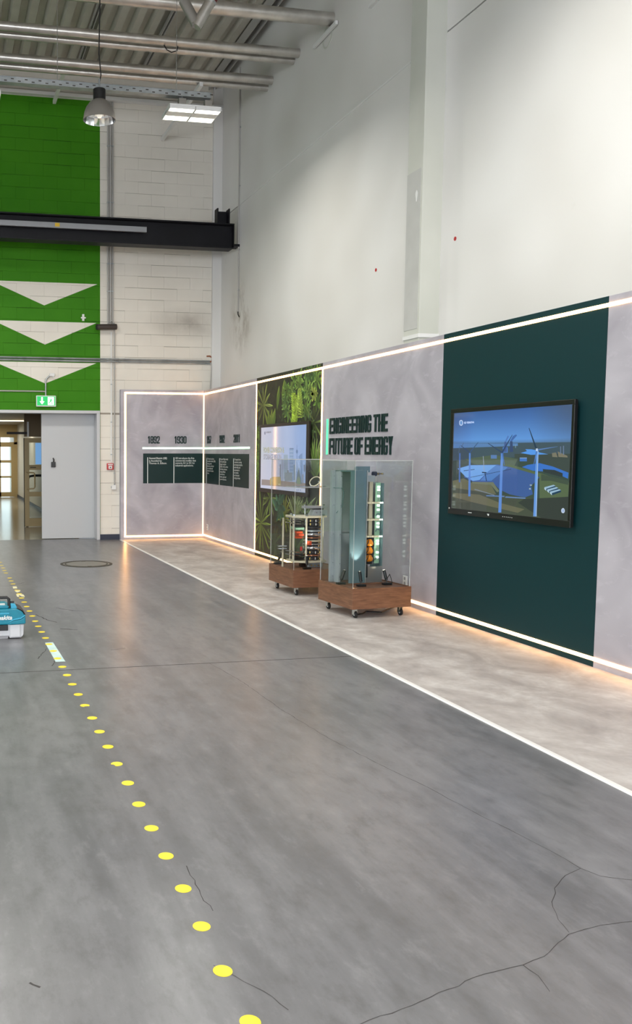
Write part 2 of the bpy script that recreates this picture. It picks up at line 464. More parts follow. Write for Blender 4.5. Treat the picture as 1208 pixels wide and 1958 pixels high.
ribbon([(XL, 6.455), (3.215, 6.455)], 0.012).build('expansion_joint', M['joint'], floor, recalc=False)
ribbon([(-0.4, 10.62), (0.78, 10.72), (0.98, 10.95)], 0.008, jit=0.006).build('crack', M['crack'], floor, recalc=False)
for pts in ([(2.02, 6.44), (2.05, 6.26), (2.09, 5.85), (2.1, 5.41), (2.11, 5.13), (2.16, 4.6), (2.24, 4.16), (2.32, 3.82), (2.37, 3.49), (2.42, 3.24), (2.45, 3.06), (2.46, 2.93), (2.49, 2.86), (2.59, 2.81), (2.71, 2.77), (3.1, 2.7)],
            [(2.46, 2.93), (2.36, 2.89), (2.25, 2.81), (2.15, 2.69), (2.11, 2.61), (2.09, 2.53)],
            [(2.8, 2.5), (2.49, 2.54), (2.36, 2.55), (2.23, 2.55), (2.08, 2.52), (1.91, 2.42), (1.81, 2.39), (1.66, 2.37), (1.5, 2.32), (1.31, 2.26), (1.16, 2.22), (1.07, 2.2), (0.8, 2.1)],
            [(1.81, 2.39), (1.82, 2.33), (1.8, 2.25)], [(0.83, 2.58), (0.88, 2.51), (0.94, 2.42), (0.98, 2.32)]):
    ribbon(pts, 0.0030, jit=0.004).build('crack', M['crack'], floor, recalc=False)
for pts, w in (([(0.90, 8.75), (0.98, 8.45), (1.06, 8.3)], 0.012), ([(1.05, 8.0), (1.2, 7.92)], 0.02), ([(1.15, 9.1), (1.3, 8.9), (1.42, 8.85)], 0.012), ([(0.72, 6.85), (0.83, 7.2)], 0.008), ([(0.8, 6.6), (0.87, 6.85)], 0.01),
               ([(1.35, 7.05), (1.48, 7.08)], 0.008), ([(0.93, 3.25), (0.92, 3.02), (0.93, 2.9)], 0.004), ([(0.24, 2.6), (0.27, 2.57)], 0.008)):
    ribbon(pts, w, jit=0.006).build('scuff_mark', M['crack'], floor, recalc=False)

# exhibition strip: thin vinyl on the slab, with a white edge profile
vin = struct(MB().box(3.255, SX, 1.6, SYB, 0.0, 0.006).build('floor_vinyl_strip', M['vinyl']), 'pale stone-look vinyl strip along the display wall')
struct(MB().prism([(3.224, 0.0), (3.258, 0.0), (3.258, 0.008), (3.232, 0.008)], lambda u, v, d: (u, d, v), 1.6, SYB - 0.01).build('trim_1', M['edge']), 'white edge profile between vinyl and concrete floor')

# roof deck: trapezoidal ribs running along the hall
b = MB(); x = XL; prof = []
while x < WX + 0.3:
    prof += [(x, RZ), (x + 0.115, RZ), (x + 0.145, RZ + 0.10), (x + 0.245, RZ + 0.10)]; x += 0.28
prof = [q for q in prof if q[0] <= WX + 0.3]
vs_ = [(px_, YF, pz) for px_, pz in prof] + [(px_, WY + 0.25, pz) for px_, pz in prof]; n = len(prof)
b.add(vs_, [(k, k + 1, n + k + 1, n + k) for k in range(n - 1)])
b.box(XL, WX + 0.3, YF, WY + 0.25, RZ + 0.14, RZ + 0.2)
ceiling = struct(b.build('ceiling', M['roof']))
# steel channels along the wall head and light purlin flanges
def channel(name, x0, x1, z0, z1, y0, y1):
    b = MB(); b.box(x0, x1, y0, y1, z1 - 0.012, z1).box(x0, x0 + 0.012, y0, y1, z0, z1 - 0.012).box(x1 - 0.012, x1, y0, y1, z0, z1 - 0.012)
    return b.build(name, M['conduit'])
struct(channel('trim_2', 4.93, 5.05, 8.33, 8.505, YF, WY), 'steel channel running along the head of the side wall')
tag(channel('steel_purlin', 3.60, 3.66, 8.45, 8.515, 11.7, WY), 'thin steel purlin flange under the roof deck near the corner', 'purlin', 'roof purlins')
tag(channel('steel_purlin', 2.42, 2.48, 8.45, 8.515, YF, WY), 'thin steel purlin flange under the roof deck above the bell-shaped lamp', 'purlin', 'roof purlins')
for x0, y0, z0, lab in ((2.02, 14.6, 7.86, 'white steel strut crossing the top of the green painted wall'), (4.02, 13.6, 7.35, 'white steel strut behind the lit LED high bay light')):
    tag(MB().box(x0, x0 + 0.055, y0, 16.06, z0, z0 + 0.06).build('roof_strut', M['white_metal']), lab, 'strut', 'white roof struts')

# precast side wall: backing plus four big panels with open joints
wall_right = struct(MB().box(WX + 0.04, WX + 0.25, YF, WY + 0.25, 0, RZ + 0.2).build('wall_right', M['pilaster_patch']))
for y0, y1 in ((YF, 8.70), (8.72, WY + 0.06)):
    for z0, z1 in ((0.0, 5.978), (5.994, RZ + 0.2)):
        MB().box(WX, WX + 0.045, y0, y1, z0, z1).build('wall_panel', M['wallpaint'], wall_right, bevel=0.004)
MB().tube([(WX - 0.004, 8.9, 5.986), (WX - 0.004, 15.0, 5.986)], 0.011, 6).build('sealing_bead', M['white_metal'], wall_right)
pil = struct(MB().box(4.962, WX + 0.02, 8.575, 8.885, 0.0, RZ + 0.1).build('wall_pilaster', M['pilaster'], bevel=0.006), 'painted concrete pilaster on the side wall')
MB().box(4.9585, 4.965, 8.61, 8.883, 2.96, 4.62).build('bare_patch', M['pilaster_patch'], pil)
MB().box(4.951, 4.962, 8.575, 8.89, 2.86, 2.90).build('skirt_board', M['white_metal'], pil)
MB().box(4.951, 5.19, 8.562, 8.575, 2.86, 2.90).build('skirt_board', M['white_metal'], pil)
MB().prism([(0.02 * math.cos(a) * (1 + 0.3 * math.sin(3 * a)), 0.06 * math.sin(a)) for a in [k * math.pi / 8 for k in range(16)]], lambda u, v, d: (4.957 - d, 8.68 + u, 4.35 + v), 0, 0.002).build('plaster_dab', M['white_metal'], pil)
for y0, zz, lab in ((8.31, 3.83, 'small round dark red sticker on the white wall right of the pilaster'), (9.985, 3.85, 'small round dark red sticker on the white wall left of the pilaster')):
    tag(MB().cyl((WX, y0, zz), (WX - 0.004, y0, zz), 0.021, n=16).build('round_sticker', M['red']), lab, 'sticker', 'red wall stickers')

# block wall at the end, with the door opening
DX1, DZ = 2.815, 2.357
wb = MB()
wb.box(XL, WX + 0.3, WY + 0.006, WY + 0.25, DZ + 0.014, RZ + 0.2).box(DX1 + 0.015, WX + 0.3, WY + 0.006, WY + 0.25, 0, DZ + 0.014).box(XL, -0.9, WY + 0.006, WY + 0.25, 0, DZ + 0.014)
wall_back = struct(wb.build('wall_back', M['mortar']))
CH, BL = 0.213, 0.50
bm_cache = {}
rest = MB(); count = 0
def block_mesh(w, h):
    k = (round(w, 3), round(h, 3))
    if k not in bm_cache:
        q = MB(); j = 0.002
        q.add([(0, 0.02, 0), (w, 0.02, 0), (w, 0.02, h), (0, 0.02, h), (0, j, 0), (w, j, 0), (w, j, h), (0, j, h), (j, 0, j), (w - j, 0, j), (w - j, 0, h - j), (j, 0, h - j)],
              [(0, 1, 5, 4), (1, 2, 6, 5), (2, 3, 7, 6), (3, 0, 4, 7), (4, 5, 9, 8), (5, 6, 10, 9), (6, 7, 11, 10), (7, 4, 8, 11), (8, 9, 10, 11)])
        me = bpy.data.meshes.new('block'); me.from_pydata([tuple(p_) for p_ in q.v], [], q.f); me.materials.append(M['block']); bm_cache[k] = me
    return bm_cache[k]
nz = int(8.0 / CH) + 3
for iz in range(nz):
    z0 = iz * CH
    xs = -11.9 + (0.25 if iz % 2 else 0.0)
    while xs < WX - 0.05:
        x0, x1 = xs, min(xs + BL - 0.0012, WX)
        xs += BL
        # cut at the door opening
        zc = iz * CH
        segs = [(x0, x1)]
        if zc + CH < DZ + 0.06:
            segs = [(a, c) for a, c in ((x0, min(x1, -0.9)), (max(x0, DX1 + 0.055), x1)) if c - a > 0.03]
        cut = zc < DZ + 0.016 < zc + CH
        for a, c in segs:
            h = CH - R.choice((0.0005, 0.0015, 0.003, 0.005, 0.007)); z0 = zc
            if cut and a < DX1 + 0.06: z0 = DZ + 0.016; h -= z0 - zc
            hid = (a > 3.3 and z0 + h < 2.79)                      # behind the display panels
            dy = R.uniform(-0.0015, 0.0015)
            if a > 0.75 - BL and not hid and z0 < 8.3 and count < 300:
                o = bpy.data.objects.new('block', block_mesh(c - a, h)); COL.objects.link(o); o.parent = wall_back
                o.location = Vector((a, WY + dy, z0 + 0.0015)) - wat(wall_back); count += 1
            else:
                rest.box(a, c, WY + dy, WY + 0.02, z0 + 0.0015, z0 + 0.0015 + h)
o = rest.build('remaining_blocks', M['block'], wall_back, recalc=False); o['kind'] = 'stuff'
struct(MB().box(0.2, WX, WY - 0.10, WY, 7.985, 8.045).build('trim_3', M['white_metal']), 'narrow white ledge along the top of the green painted wall')
struct(MB().box(5.02, WX, WY - 0.07, WY, 2.7, RZ).build('trim_4', M['wallpaint']), 'painted corner strip between block wall and side wall')
struct(MB().box(DX1 + 0.06, 3.25, WY - 0.016, WY, 0.0, 0.10).build('baseboard_back', M['navy']), 'short navy skirting between door frame and display panel')
struct(MB().box(XL - 0.25, XL, YF, WY + 0.25, 0, RZ + 0.2).build('wall_left', M['wallpaint']))
struct(MB().box(XL, WX + 0.3, YF - 0.25, YF, 0, RZ + 0.2).build('wall_front', M['wallpaint']))

# unseen glowing window bands added as fill, behind the camera and in the left wall
def fill_window_band(name, label, n_, pane_box, bar_box, ml):
    o = struct(pane_box(0).build(name, M['frame_grey']), label)
    for k in range(n_): bar_box(k).build('fill_pane', M[ml], o)
    return o
fill_window_band('fill_window_rear', 'added row of tall glowing fill windows, unseen behind the camera', 5, lambda k: MB().box(-11.2, 4.8, YF, YF + 0.02, 0.9, 4.9), lambda k: MB().box(-11.05 + k * 3.2, -11.05 + k * 3.2 + 2.95, YF + 0.021, YF + 0.03, 1.0, 4.8), 'rear_fill')
fill_window_band('fill_window_left', 'added row of glowing fill windows, unseen in the far left wall', 5, lambda k: MB().box(XL, XL + 0.02, -6.5, 12.0, 1.1, 4.4), lambda k: MB().box(XL + 0.021, XL + 0.03, -6.4 + k * 3.7, -6.4 + k * 3.7 + 3.45, 1.2, 4.3), 'left_fill')

# door: grey frame and a wide sliding leaf behind the opening
d1 = struct(MB().box(-0.96, DX1 + 0.06, WY - 0.03, WY + 0.012, DZ, DZ + 0.055).box(DX1, DX1 + 0.06, WY - 0.03, WY + 0.012, 0, DZ).box(DX1, DX1 + 0.014, WY + 0.012, WY + 0.25, 0, DZ).box(-0.96, DX1, WY + 0.012, WY + 0.25, DZ - 0.0, DZ + 0.013).build('door_1', M['frame_grey'], bevel=0.004), 'light grey door frame with sliding leaf at the end of the hall')
leaf = MB().box(1.812, 2.90, WY + 0.26, WY + 0.31, 0.012, 2.42).build('door_leaf', M['grey_door'], d1, bevel=0.004)
MB().box(1.99, 2.072, WY + 0.225, WY + 0.26, 1.36, 1.46).build('lock_box', M['black'], leaf, bevel=0.006)
MB().tube([(2.035, WY + 0.24, 1.46), (2.04, WY + 0.23, 1.50), (2.025, WY + 0.235, 1.535)], 0.012, 8).build('lock_hook', M['black'], leaf, smooth=True)

# corridor beyond the door
CX1, CX0, CY1, CZ = 2.66, -1.6, 33.0, 2.62
struct(MB().box(CX0, 4.6, WY + 0.25, CY1 + 3, -0.2, -0.001).build('floor_corridor', M['lino']))
struct(MB().box(CX0 - 0.2, 4.6, WY + 0.25, CY1 + 3, CZ, CZ + 0.15).build('ceiling_corridor', M['corridor_ceiling']))
struct(MB().box(CX1, CX1 + 0.15, 19.25, CY1 + 3, 0, CZ).build('wall_corridor_right', M['corridor_wall']))
struct(MB().box(4.45, 4.6, WY + 0.25, 19.25, 0, CZ).build('wall_lobby_right', M['corridor_dark']))
struct(MB().box(CX0 - 0.2, CX0, WY + 0.25, CY1 + 3, 0, CZ).build('wall_corridor_left', M['corridor_wall']))
struct(MB().box(CX1 - 0.012, CX1, 19.3, CY1, 0, 0.09).build('baseboard_corridor', M['navy']))
w1 = struct(MB().box(CX0, CX1, CY1 + 2.8, CY1 + 2.9, 0.0, CZ).build('window_1', M['daylight']), 'bright daylight window at the far end of the corridor')
# near glazed partition with door leaf standing beside the open passage
dp = 19.16
part = struct(MB().box(1.745, 4.45, dp - 0.05, dp + 0.06, 1.98, CZ).build('wall_partition', M['corridor_dark']))
def glazed_leaf(name, x0, x1, y, panes, h, matf, parent=None):
    """beige stile-and-rail door with glass panes; panes = list of (z0, z1)"""
    fr = MB(); st = 0.105
    fr.box(x0, x0 + st, y, y + 0.05, 0.01, h).box(x1 - st, x1, y, y + 0.05, 0.01, h)
    zc = 0.01
    for a, c in panes + [(h, h)]:
        fr.box(x0 + st, x1 - st, y, y + 0.05, zc, a); zc = c
    o = fr.build(name, matf, bevel=0.003)
    for a, c in panes:
        MB().box(x0 + st, x1 - st, y + 0.02, y + 0.03, a, c).build('pane', M['glass'], o)
    return o
d2 = struct(glazed_leaf('door_2', 1.745, 2.95, dp, [(0.19, 0.67), (0.77, 1.255), (1.36, 1.85)], 1.95, M['beige']), 'beige glazed corridor door seen behind the sliding leaf')
MB().tube([(1.80, dp, 1.20), (1.80, dp - 0.05, 1.20), (1.945, dp - 0.06, 1.19), (1.965, dp - 0.06, 1.15), (1.965, dp - 0.06, 0.88), (1.945, dp - 0.06, 0.845), (1.80, dp - 0.05, 0.835), (1.80, dp, 0.835)], 0.016, 8).build('pull_handle', M['beige'], d2, smooth=True)
MB().box(1.87, 2.0, dp - 0.003, dp, 1.30, 1.315).build('name_plate', M['cable'], d2)
MB().box(1.733, 1.745, dp, dp + 0.05, 0.0, 1.95).build('rubber_seal', M['rubber'], d2)
struct(MB().box(CX0, 0.2, dp - 0.02, dp + 0.04, 0, 1.98).build('wall_partition_left', M['corridor_dark']))
tag(MB().box(1.99, 2.4, dp + 0.0305, dp + 0.032, 1.375, 1.845).build('poster', M['poster']), 'pale blue poster stuck behind the beige corridor door glass', 'poster')
tag(MB().tube([(1.93, 20.6, 0.0), (1.93, 20.6, 0.95), (1.99, 20.6, 1.07), (2.12, 20.6, 1.09), (2.6, 20.6, 1.09)], 0.03, 8).build('handrail', M['cable'], smooth=True), 'dark bent handrail seen through the beige corridor door glass', 'handrail')
# far glazed doors
fy = 32.03
d3 = struct(glazed_leaf('door_3', 1.55, 2.54, fy, [(0.18, 0.70), (0.77, 1.25), (1.345, 1.83)], 1.92, M['beige']), 'beige glazed door at the far end of the corridor')
fr = MB().box(CX0, 1.55, fy, fy + 0.05, 0, 0.2).box(CX0, CX1, fy, fy + 0.06, 1.92, 2.0).box(CX0, CX1, fy, fy + 0.06, 2.17, CZ).box(2.54, CX1, fy, fy + 0.06, 0, 2.17)
for x0 in (-1.6, -0.6, 0.45, 1.5, 2.0): fr.box(x0, x0 + 0.06, fy, fy + 0.06, 0, 2.17)
wf = struct(fr.build('window_2', M['beige']), 'beige framed glazing at the far end of the corridor')
MB().box(CX0, 1.5, fy + 0.02, fy + 0.03, 0.2, 1.92).build('pane', M['glass'], wf)
for x0, y0, x1, lab in ((-0.4, 26.7, 2.45, 'lit strip light across the corridor ceiling nearer the hall'), (-0.4, 30.6, 1.9, 'lit strip light across the corridor ceiling farther back')):
    sl = thing('strip_light', lab, 'strip light', ((x0 + x1) / 2, y0, CZ - 0.05), group='corridor strip lights')
    MB().box(x0, x1, y0 - 0.05, y0 + 0.05, CZ - 0.02, CZ - 0.001).build('housing', M['white_metal'], sl)
    MB().box(x0, x1, y0 - 0.045, y0 + 0.045, CZ - 0.05, CZ - 0.02).build('diffuser', M['strip_lamp'], sl)
    ld = bpy.data.lights.new('strip_glow', 'AREA'); ld.shape = 'RECTANGLE'; ld.size = x1 - x0; ld.size_y = 0.09; ld.energy = 45; ld.color = (1, 0.93, 0.78)
    lo = bpy.data.objects.new('strip_glow', ld); COL.objects.link(lo); lo.parent = sl; lo.location = (0, 0, -0.004)
ro = thing('door_closer', 'grey door closer arm above the open corridor passage', 'door closer', (1.6, dp - 0.06, 2.0))
MB().box(1.36, 1.80, dp - 0.11, dp - 0.05, 2.03, 2.08).build('closer_body', M['cable'], ro, bevel=0.005)
MB().box(1.80, 1.84, dp - 0.1, dp - 0.05, 1.98, 2.3).build('cover', M['white_plastic'], ro)
ld = thing('round_detector', 'small round white detector on the corridor ceiling', 'detector', (2.2, 22.6, CZ - 0.04))
MB().lathe([(0, 0), (0.05, 0.0), (0.07, 0.02), (0.07, 0.04), (0, 0.04)], 16, c=(2.2, 22.6, CZ - 0.04)).build('detector_body', M['white_plastic'], ld, smooth=True)

# ------------------------------------------------------------------ display wall
def panel_side(y0, y1, name, m, label, cat='wall panel', group='grey plaster display panels'):
    return tag(MB().box(SX, SX + 0.04, y1 + 0.0015, y0 - 0.0015, 0.0, 2.802).build(name, m, bevel=0.002), label, cat, group)
panel_back = tag(MB().box(3.25, SX + 0.04, SYB, SYB + 0.04, 0.0, 2.802).build('exhibition_board', M['plaster'], bevel=0.002), 'grey trowelled display panel on the end wall beside the door', 'wall panel', 'grey plaster display panels')
MB().box(3.25, 3.29, SYB + 0.041, WY - 0.005, 0.0, 2.802).build('return_board', M['plaster'], panel_back)
panel_side(SYB, 13.165, 'exhibition_board', M['plaster'], 'grey trowelled display panel between the inner corner and the foliage print')
mural = panel_side(13.165, 10.73, 'mural_board', M['cable'], 'wall panel printed with dense green jungle foliage', 'mural', None)
panel_side(10.73, 7.93, 'exhibition_board', M['plaster'], 'grey trowelled display panel carrying the big slogan letters')
acc = panel_side(7.93, 5.753, 'accent_board', M['green_panel'], 'dark green accent panel behind the screen showing wind turbines', 'wall panel', None)
panel_side(5.753, 1.6, 'exhibition_board', M['plaster'], 'grey trowelled display panel at the right edge, right of the dark green panel')

# LED profiles
LW = 0.0145
def led(name_label, boxargs, m='led_white', cat='LED strip', group='white LED strips of the display wall'):
    return tag(MB().box(*boxargs).build('led_strip', M[m]), name_label, cat, group)
e = 0.004
led('long white LED strip along the top of the side display wall', (SX - e, SX, 1.6, SYB - e, 2.736 - LW, 2.736 + LW))
led('long white LED strip just above the floor along the side display wall', (SX - e, SX, 1.6, SYB - e, 0.069 - LW, 0.069 + LW))
led('short white LED strip along the top of the end display panel', (3.335 - LW, SX - e, SYB - e, SYB, 2.740 - LW, 2.740 + LW))
led('short white LED strip along the bottom of the end display panel', (3.335 - LW, SX - e, SYB - e, SYB, 0.062 - LW, 0.062 + LW))
led('upright white LED strip at the left edge of the end display panel', (3.335 - LW, 3.335 + LW, SYB - e, SYB, 0.062 + LW, 2.740 - LW))
led('upright warm LED strip in the inner corner of the display wall', (SX - e - 0.018, SX - e, SYB - e - 0.018, SYB - e, 0.062 + LW, 2.736 - LW), 'led_corner')
led('upright white LED strip left of the foliage print', (SX - e, SX, 13.165 - LW, 13.165 + LW, 0.069 + LW, 2.736 - LW))
led('upright white LED strip right of the foliage print', (SX - e, SX, 10.73 - LW, 10.73 + LW, 0.069 + LW, 2.736 - LW))
led('greenish white LED bar above the timeline on the end display panel', (3.665, SX - 0.03, SYB - 0.006, SYB, 1.717 - LW, 1.717 + LW), 'led_green', group='greenish timeline LED bars')
led('greenish white LED bar above the timeline on the side display panel', (SX - 0.006, SX, 13.455, SYB - 0.03, 1.714 - LW, 1.714 + LW), 'led_green', group='greenish timeline LED bars')
led('short upright mint green LED bar left of the slogan letters', (SX - 0.012, SX + 0.001, 10.532, 10.562, 1.615, 2.068), 'led_mint', group='mint green accent bar')

# foliage print on the mural panel: flat leaves in print colours
fol = MB(); rr = random.Random(21); lay = [0]
def leaf(y, z, ang, ln, wd, col, col2=None):
    lay[0] += 1; d = 0.0006 + lay[0] * 4e-7
    ca, sa = math.cos(ang), math.sin(ang); pts = []
    for s_, w_ in ((0, 0.12), (0.3, 0.85), (0.6, 1.0), (0.85, 0.55), (1.0, 0.0), (0.85, -0.55), (0.6, -1.0), (0.3, -0.85), (0, -0.12)):
        a, c = s_ * ln, w_ * wd / 2
        yy = y - (a * ca - c * sa); zz = z + a * sa + c * ca
        pts.append((SX - d, min(max(yy, 10.735), 13.16), min(max(zz, 0.002), 2.80)))
    b0 = len(fol.v); fol.add(pts, [tuple(range(9))], 0, lin(col))
    for k in (2, 3, 4): fol.c[b0 + k] = lin(col2 or col)
def shade(c, f):
    return tuple(max(0, min(255, int(v * f))) for v in c)
fol.add([(SX - 0.0003, 13.162, 0.001), (SX - 0.0003, 10.733, 0.001), (SX - 0.0003, 10.733, 2.801), (SX - 0.0003, 13.162, 2.801)], [(0, 1, 2, 3)], 0, lin((38, 42, 32)))
GREENS = [(46, 60, 34), (58, 76, 38), (40, 54, 38), (66, 84, 38), (50, 66, 48), (36, 46, 34)]
for k in range(900):                                    # dim undergrowth
    c = shade(rr.choice(GREENS), rr.uniform(0.55, 0.95))
    leaf(rr.uniform(10.75, 13.15), rr.uniform(0.0, 2.72), rr.uniform(0, 6.28), rr.uniform(0.06, 0.22), rr.uniform(0.015, 0.05), c, shade(c, 1.25))
def rosette(y, z, n, l, w, col, a0=0.0, a1=6.28):
    for k in range(n):
        a = a0 + (a1 - a0) * (k + rr.uniform(-0.2, 0.2)) / n; c = shade(col, rr.uniform(0.9, 1.4))
        leaf(y + rr.uniform(-.02, .02), z + rr.uniform(-.02, .02), a, l * rr.uniform(0.75, 1.15), w, shade(c, 0.75), shade(c, 1.2))
def frond(y, z, ang, ln, col, lw=0.1):
    n = int(ln / 0.035)
    for k in range(n):
        s_ = k / n; wl = lw * math.sin(math.pi * (0.15 + 0.8 * s_))
        py_, pz_ = y - s_ * ln * math.cos(ang), z + s_ * ln * math.sin(ang); c = shade(col, rr.uniform(0.95, 1.4))
        leaf(py_, pz_, ang + 0.95, wl, 0.022, c, shade(c, 1.15)); leaf(py_, pz_, ang - 0.95, wl, 0.022, shade(c, 0.85), c)
rosette(12.85, 1.95 + 0.42, 11, 0.36, 0.045, (118, 132, 66))
rosette(12.9, 0.55, 15, 0.5, 0.04, (104, 126, 52)); rosette(12.55, 0.95, 12, 0.34, 0.04, (112, 134, 66))
for a in (1.4, 1.9, 1.1, 2.3): leaf(12.55, 1.98, a, 0.32, 0.10, (92, 112, 48), (134, 150, 60))
for y_, z_ in ((12.3, 2.42), (12.1, 2.5), (12.45, 2.1)): leaf(y_, z_ - 0.15, 1.35, 0.36, 0.11, (84, 110, 44), (128, 150, 58))
for k in range(26): rosette(rr.uniform(10.85, 12.0), rr.uniform(2.2, 2.72), 7, 0.16, 0.045, rr.choice([(92, 124, 52), (76, 108, 56), (104, 132, 60)]))
for k in range(5): frond(11.75 - 0.05 * k, 1.9 + 0.02 * k, 1.2 + 0.18 * k, 0.55, (134, 160, 52), 0.12)
for k in range(4): frond(11.55 - 0.06 * k, 2.12, 1.3 + 0.2 * k, 0.42, (128, 150, 60), 0.11)
rosette(10.98, 2.42, 9, 0.12, 0.05, (138, 150, 66)); rosette(10.95, 1.42, 9, 0.42, 0.045, (138, 156, 92), 0.7, 2.6); rosette(10.86, 1.30, 9, 0.5, 0.045, (104, 136, 60), 0.9, 2.9)
rosette(11.15, 1.95, 12, 0.3, 0.04, (70, 92, 58)); rosette(10.95, 2.05, 10, 0.34, 0.035, (82, 96, 50))
for k in range(14): rosette(rr.uniform(12.92, 13.12), rr.uniform(1.3, 2.0), 6, 0.15, 0.04, (98, 128, 56))
rosette(11.55, 0.72, 16, 0.42, 0.03, (140, 152, 108), 0.6, 2.6); rosette(11.95, 0.75, 14, 0.3, 0.045, (122, 128, 50)); rosette(12.15, 0.85, 9, 0.26, 0.1, (70, 112, 84))
rosette(11.3, 0.8, 12, 0.45, 0.035, (112, 128, 92)); rosette(12.35, 0.28, 12, 0.3, 0.04, (72, 96, 50)); rosette(11.5, 0.3, 12, 0.35, 0.04, (66, 92, 50)); rosette(11.0, 0.7, 12, 0.4, 0.035, (96, 116, 70))
fol.build('foliage_print', M['mural'], mural, recalc=False)

# ------------------------------------------------------------------ lettering
S_, B_ = 0.33, 0.16
def rc(x0, y0, x1, y1): return [(x0, y0), (x1, y0), (x1, y1), (x0, y1)]
TOPC = [(0, 0.86), (1, 0.86), (1, 0.9), (0.8, 1), (0.2, 1), (0, 0.9)]
BOTC = [(0, 0.14), (0, 0.1), (0.2, 0), (0.8, 0), (1, 0.1), (1, 0.14)]
L_, R_ = rc(0, 0.14, S_, 0.86), rc(1 - S_, 0.14, 1, 0.86)
GLYPH = {
 'E': [rc(0, 0, S_, 1), rc(S_, 0, 1, B_), rc(S_, .415, .92, .585), rc(S_, 1 - B_, 1, 1)],
 'F': [rc(0, 0, S_, 1), rc(S_, .415, .92, .585), rc(S_, 1 - B_, 1, 1)],
 'N': [rc(0, 0, .33, 1), rc(.67, 0, 1, 1), [(.33, 1), (.33, .62), (.67, 0), (.67, .38)]],
 'G': [TOPC, BOTC, L_, rc(1 - S_, .66, 1, .86), rc(1 - S_, .14, 1, .52), rc(.5, .40, 1 - S_, .52)],
 'I': [rc(0, 0, S_, 1)],
 'R': [rc(0, 0, S_, 1), [(S_, 1), (S_, .84), (1, .84), (1, .9), (.84, 1)], rc(1 - S_, .56, 1, .84), rc(S_, .42, .95, .56), rc(1 - S_, 0, 1, .42)],
 'T': [rc(0, 1 - B_, 1, 1), rc(.32, 0, .68, 1 - B_)],
 'H': [rc(0, 0, S_, 1), rc(1 - S_, 0, 1, 1), rc(S_, .415, 1 - S_, .585)],
 'U': [BOTC, rc(0, .14, S_, 1), rc(1 - S_, .14, 1, 1)],
 'O': [TOPC, BOTC, L_, R_],
 'Y': [rc(.32, 0, .68, .46), [(0, 1), (.32, .46), (.5, .46), (.37, 1)], [(1, 1), (.63, 1), (.5, .46), (.68, .46)]],
 '0': [TOPC, BOTC, L_, R_],
 '1': [rc(.35, 0, .8, 1), [(.02, .70), (.35, .70), (.35, 1), (.28, 1)]],
 '2': [TOPC, rc(1 - S_, .55, 1, .86), rc(0, .66, S_, .86), [(1 - S_, .55), (1, .55), (S_ + .08, B_), (0, B_)], rc(0, 0, 1, B_)],
 '3': [TOPC, BOTC, rc(1 - S_, .56, 1, .86), rc(1 - S_, .14, 1, .44), rc(.4, .44, .95, .56), rc(0, .68, S_, .86), rc(0, .14, S_, .32)],
 '5': [rc(0, 1 - B_, 1, 1), rc(0, .5, S_, 1 - B_), rc(0, .42, .94, .56), rc(1 - S_, .14, 1, .42), BOTC, rc(0, .14, S_, .30)],
 '7': [rc(0, 1 - B_, 1, 1), [(1 - S_, 1 - B_), (1, 1 - B_), (.55, 0), (.15, 0)]],
 '8': [TOPC, BOTC, rc(0, .56, S_, .86), R_, rc(0, .14, S_, .44), rc(S_ - .3, .44, 1 - S_, .56)],
 '9': [TOPC, BOTC, rc(0, .52, S_, .86), R_, rc(.05, .40, 1 - S_, .52), rc(0, .14, S_, .30)],
}
def block_text(txt, fr, u0, v0, h, total, depth, parent, mt, gap=0.15):
    ws = {'I': 0.42, ' ': 0.38, '1': 0.85}
    unit = total / sum(ws.get(c, 1.0) for c in txt); u = u0
    for c in txt:
        w = ws.get(c, 1.0) * unit
        if c != ' ':
            gw = w - gap * unit
            if c == 'I': gw = gw / S_
            b = MB()
            for poly in GLYPH[c]:
                b.prism([(u + px_ * gw, v0 + py_ * h) for px_, py_ in poly], fr, 0.0, depth)
            b.build('letter' if c.isalpha() else 'digit', mt, parent)
        u += w
sg = thing('slogan_sign', 'dark green raised block letters reading ENGINEERING THE FUTURE OF ENERGY', 'sign', (SX, 9.7, 1.617))
fr = side(10.475)
block_text('ENGINEERING THE', fr, 0.0, 1.876, 0.200, 1.50, 0.011, sg, M['letter_green'])
block_text('FUTURE OF ENERGY', fr, 0.0, 1.617, 0.204, 1.62, 0.011, sg, M['letter_green'])
for txt, kind, a, w, lab in (('1892', 'b', 3.765, 0.235, 'raised dark green year 1892, leftmost above the timeline'), ('1930', 'b', 4.28, 0.24, 'raised dark green year 1930 on the end panel, nearer the inner corner'), ('1957', 's', 15.78, 0.26, 'raised dark green year 1957, first on the side panel beside the inner corner'),
                        ('1982', 's', 15.03, 0.30, 'raised dark green year 1982, middle one on the side panel'), ('2011', 's', 14.25, 0.33, 'raised dark green year 2011, nearest the foliage print')):
    f_ = back(a) if kind == 'b' else side(a)
    org = f_(w / 2, 1.805, 0)
    st = thing('year_sign', lab, 'sign', org, group='year numerals of the timeline')
    block_text(txt, f_, 0.0, 1.805, 0.137, w, 0.008, st, M['letter_green'], 0.08)

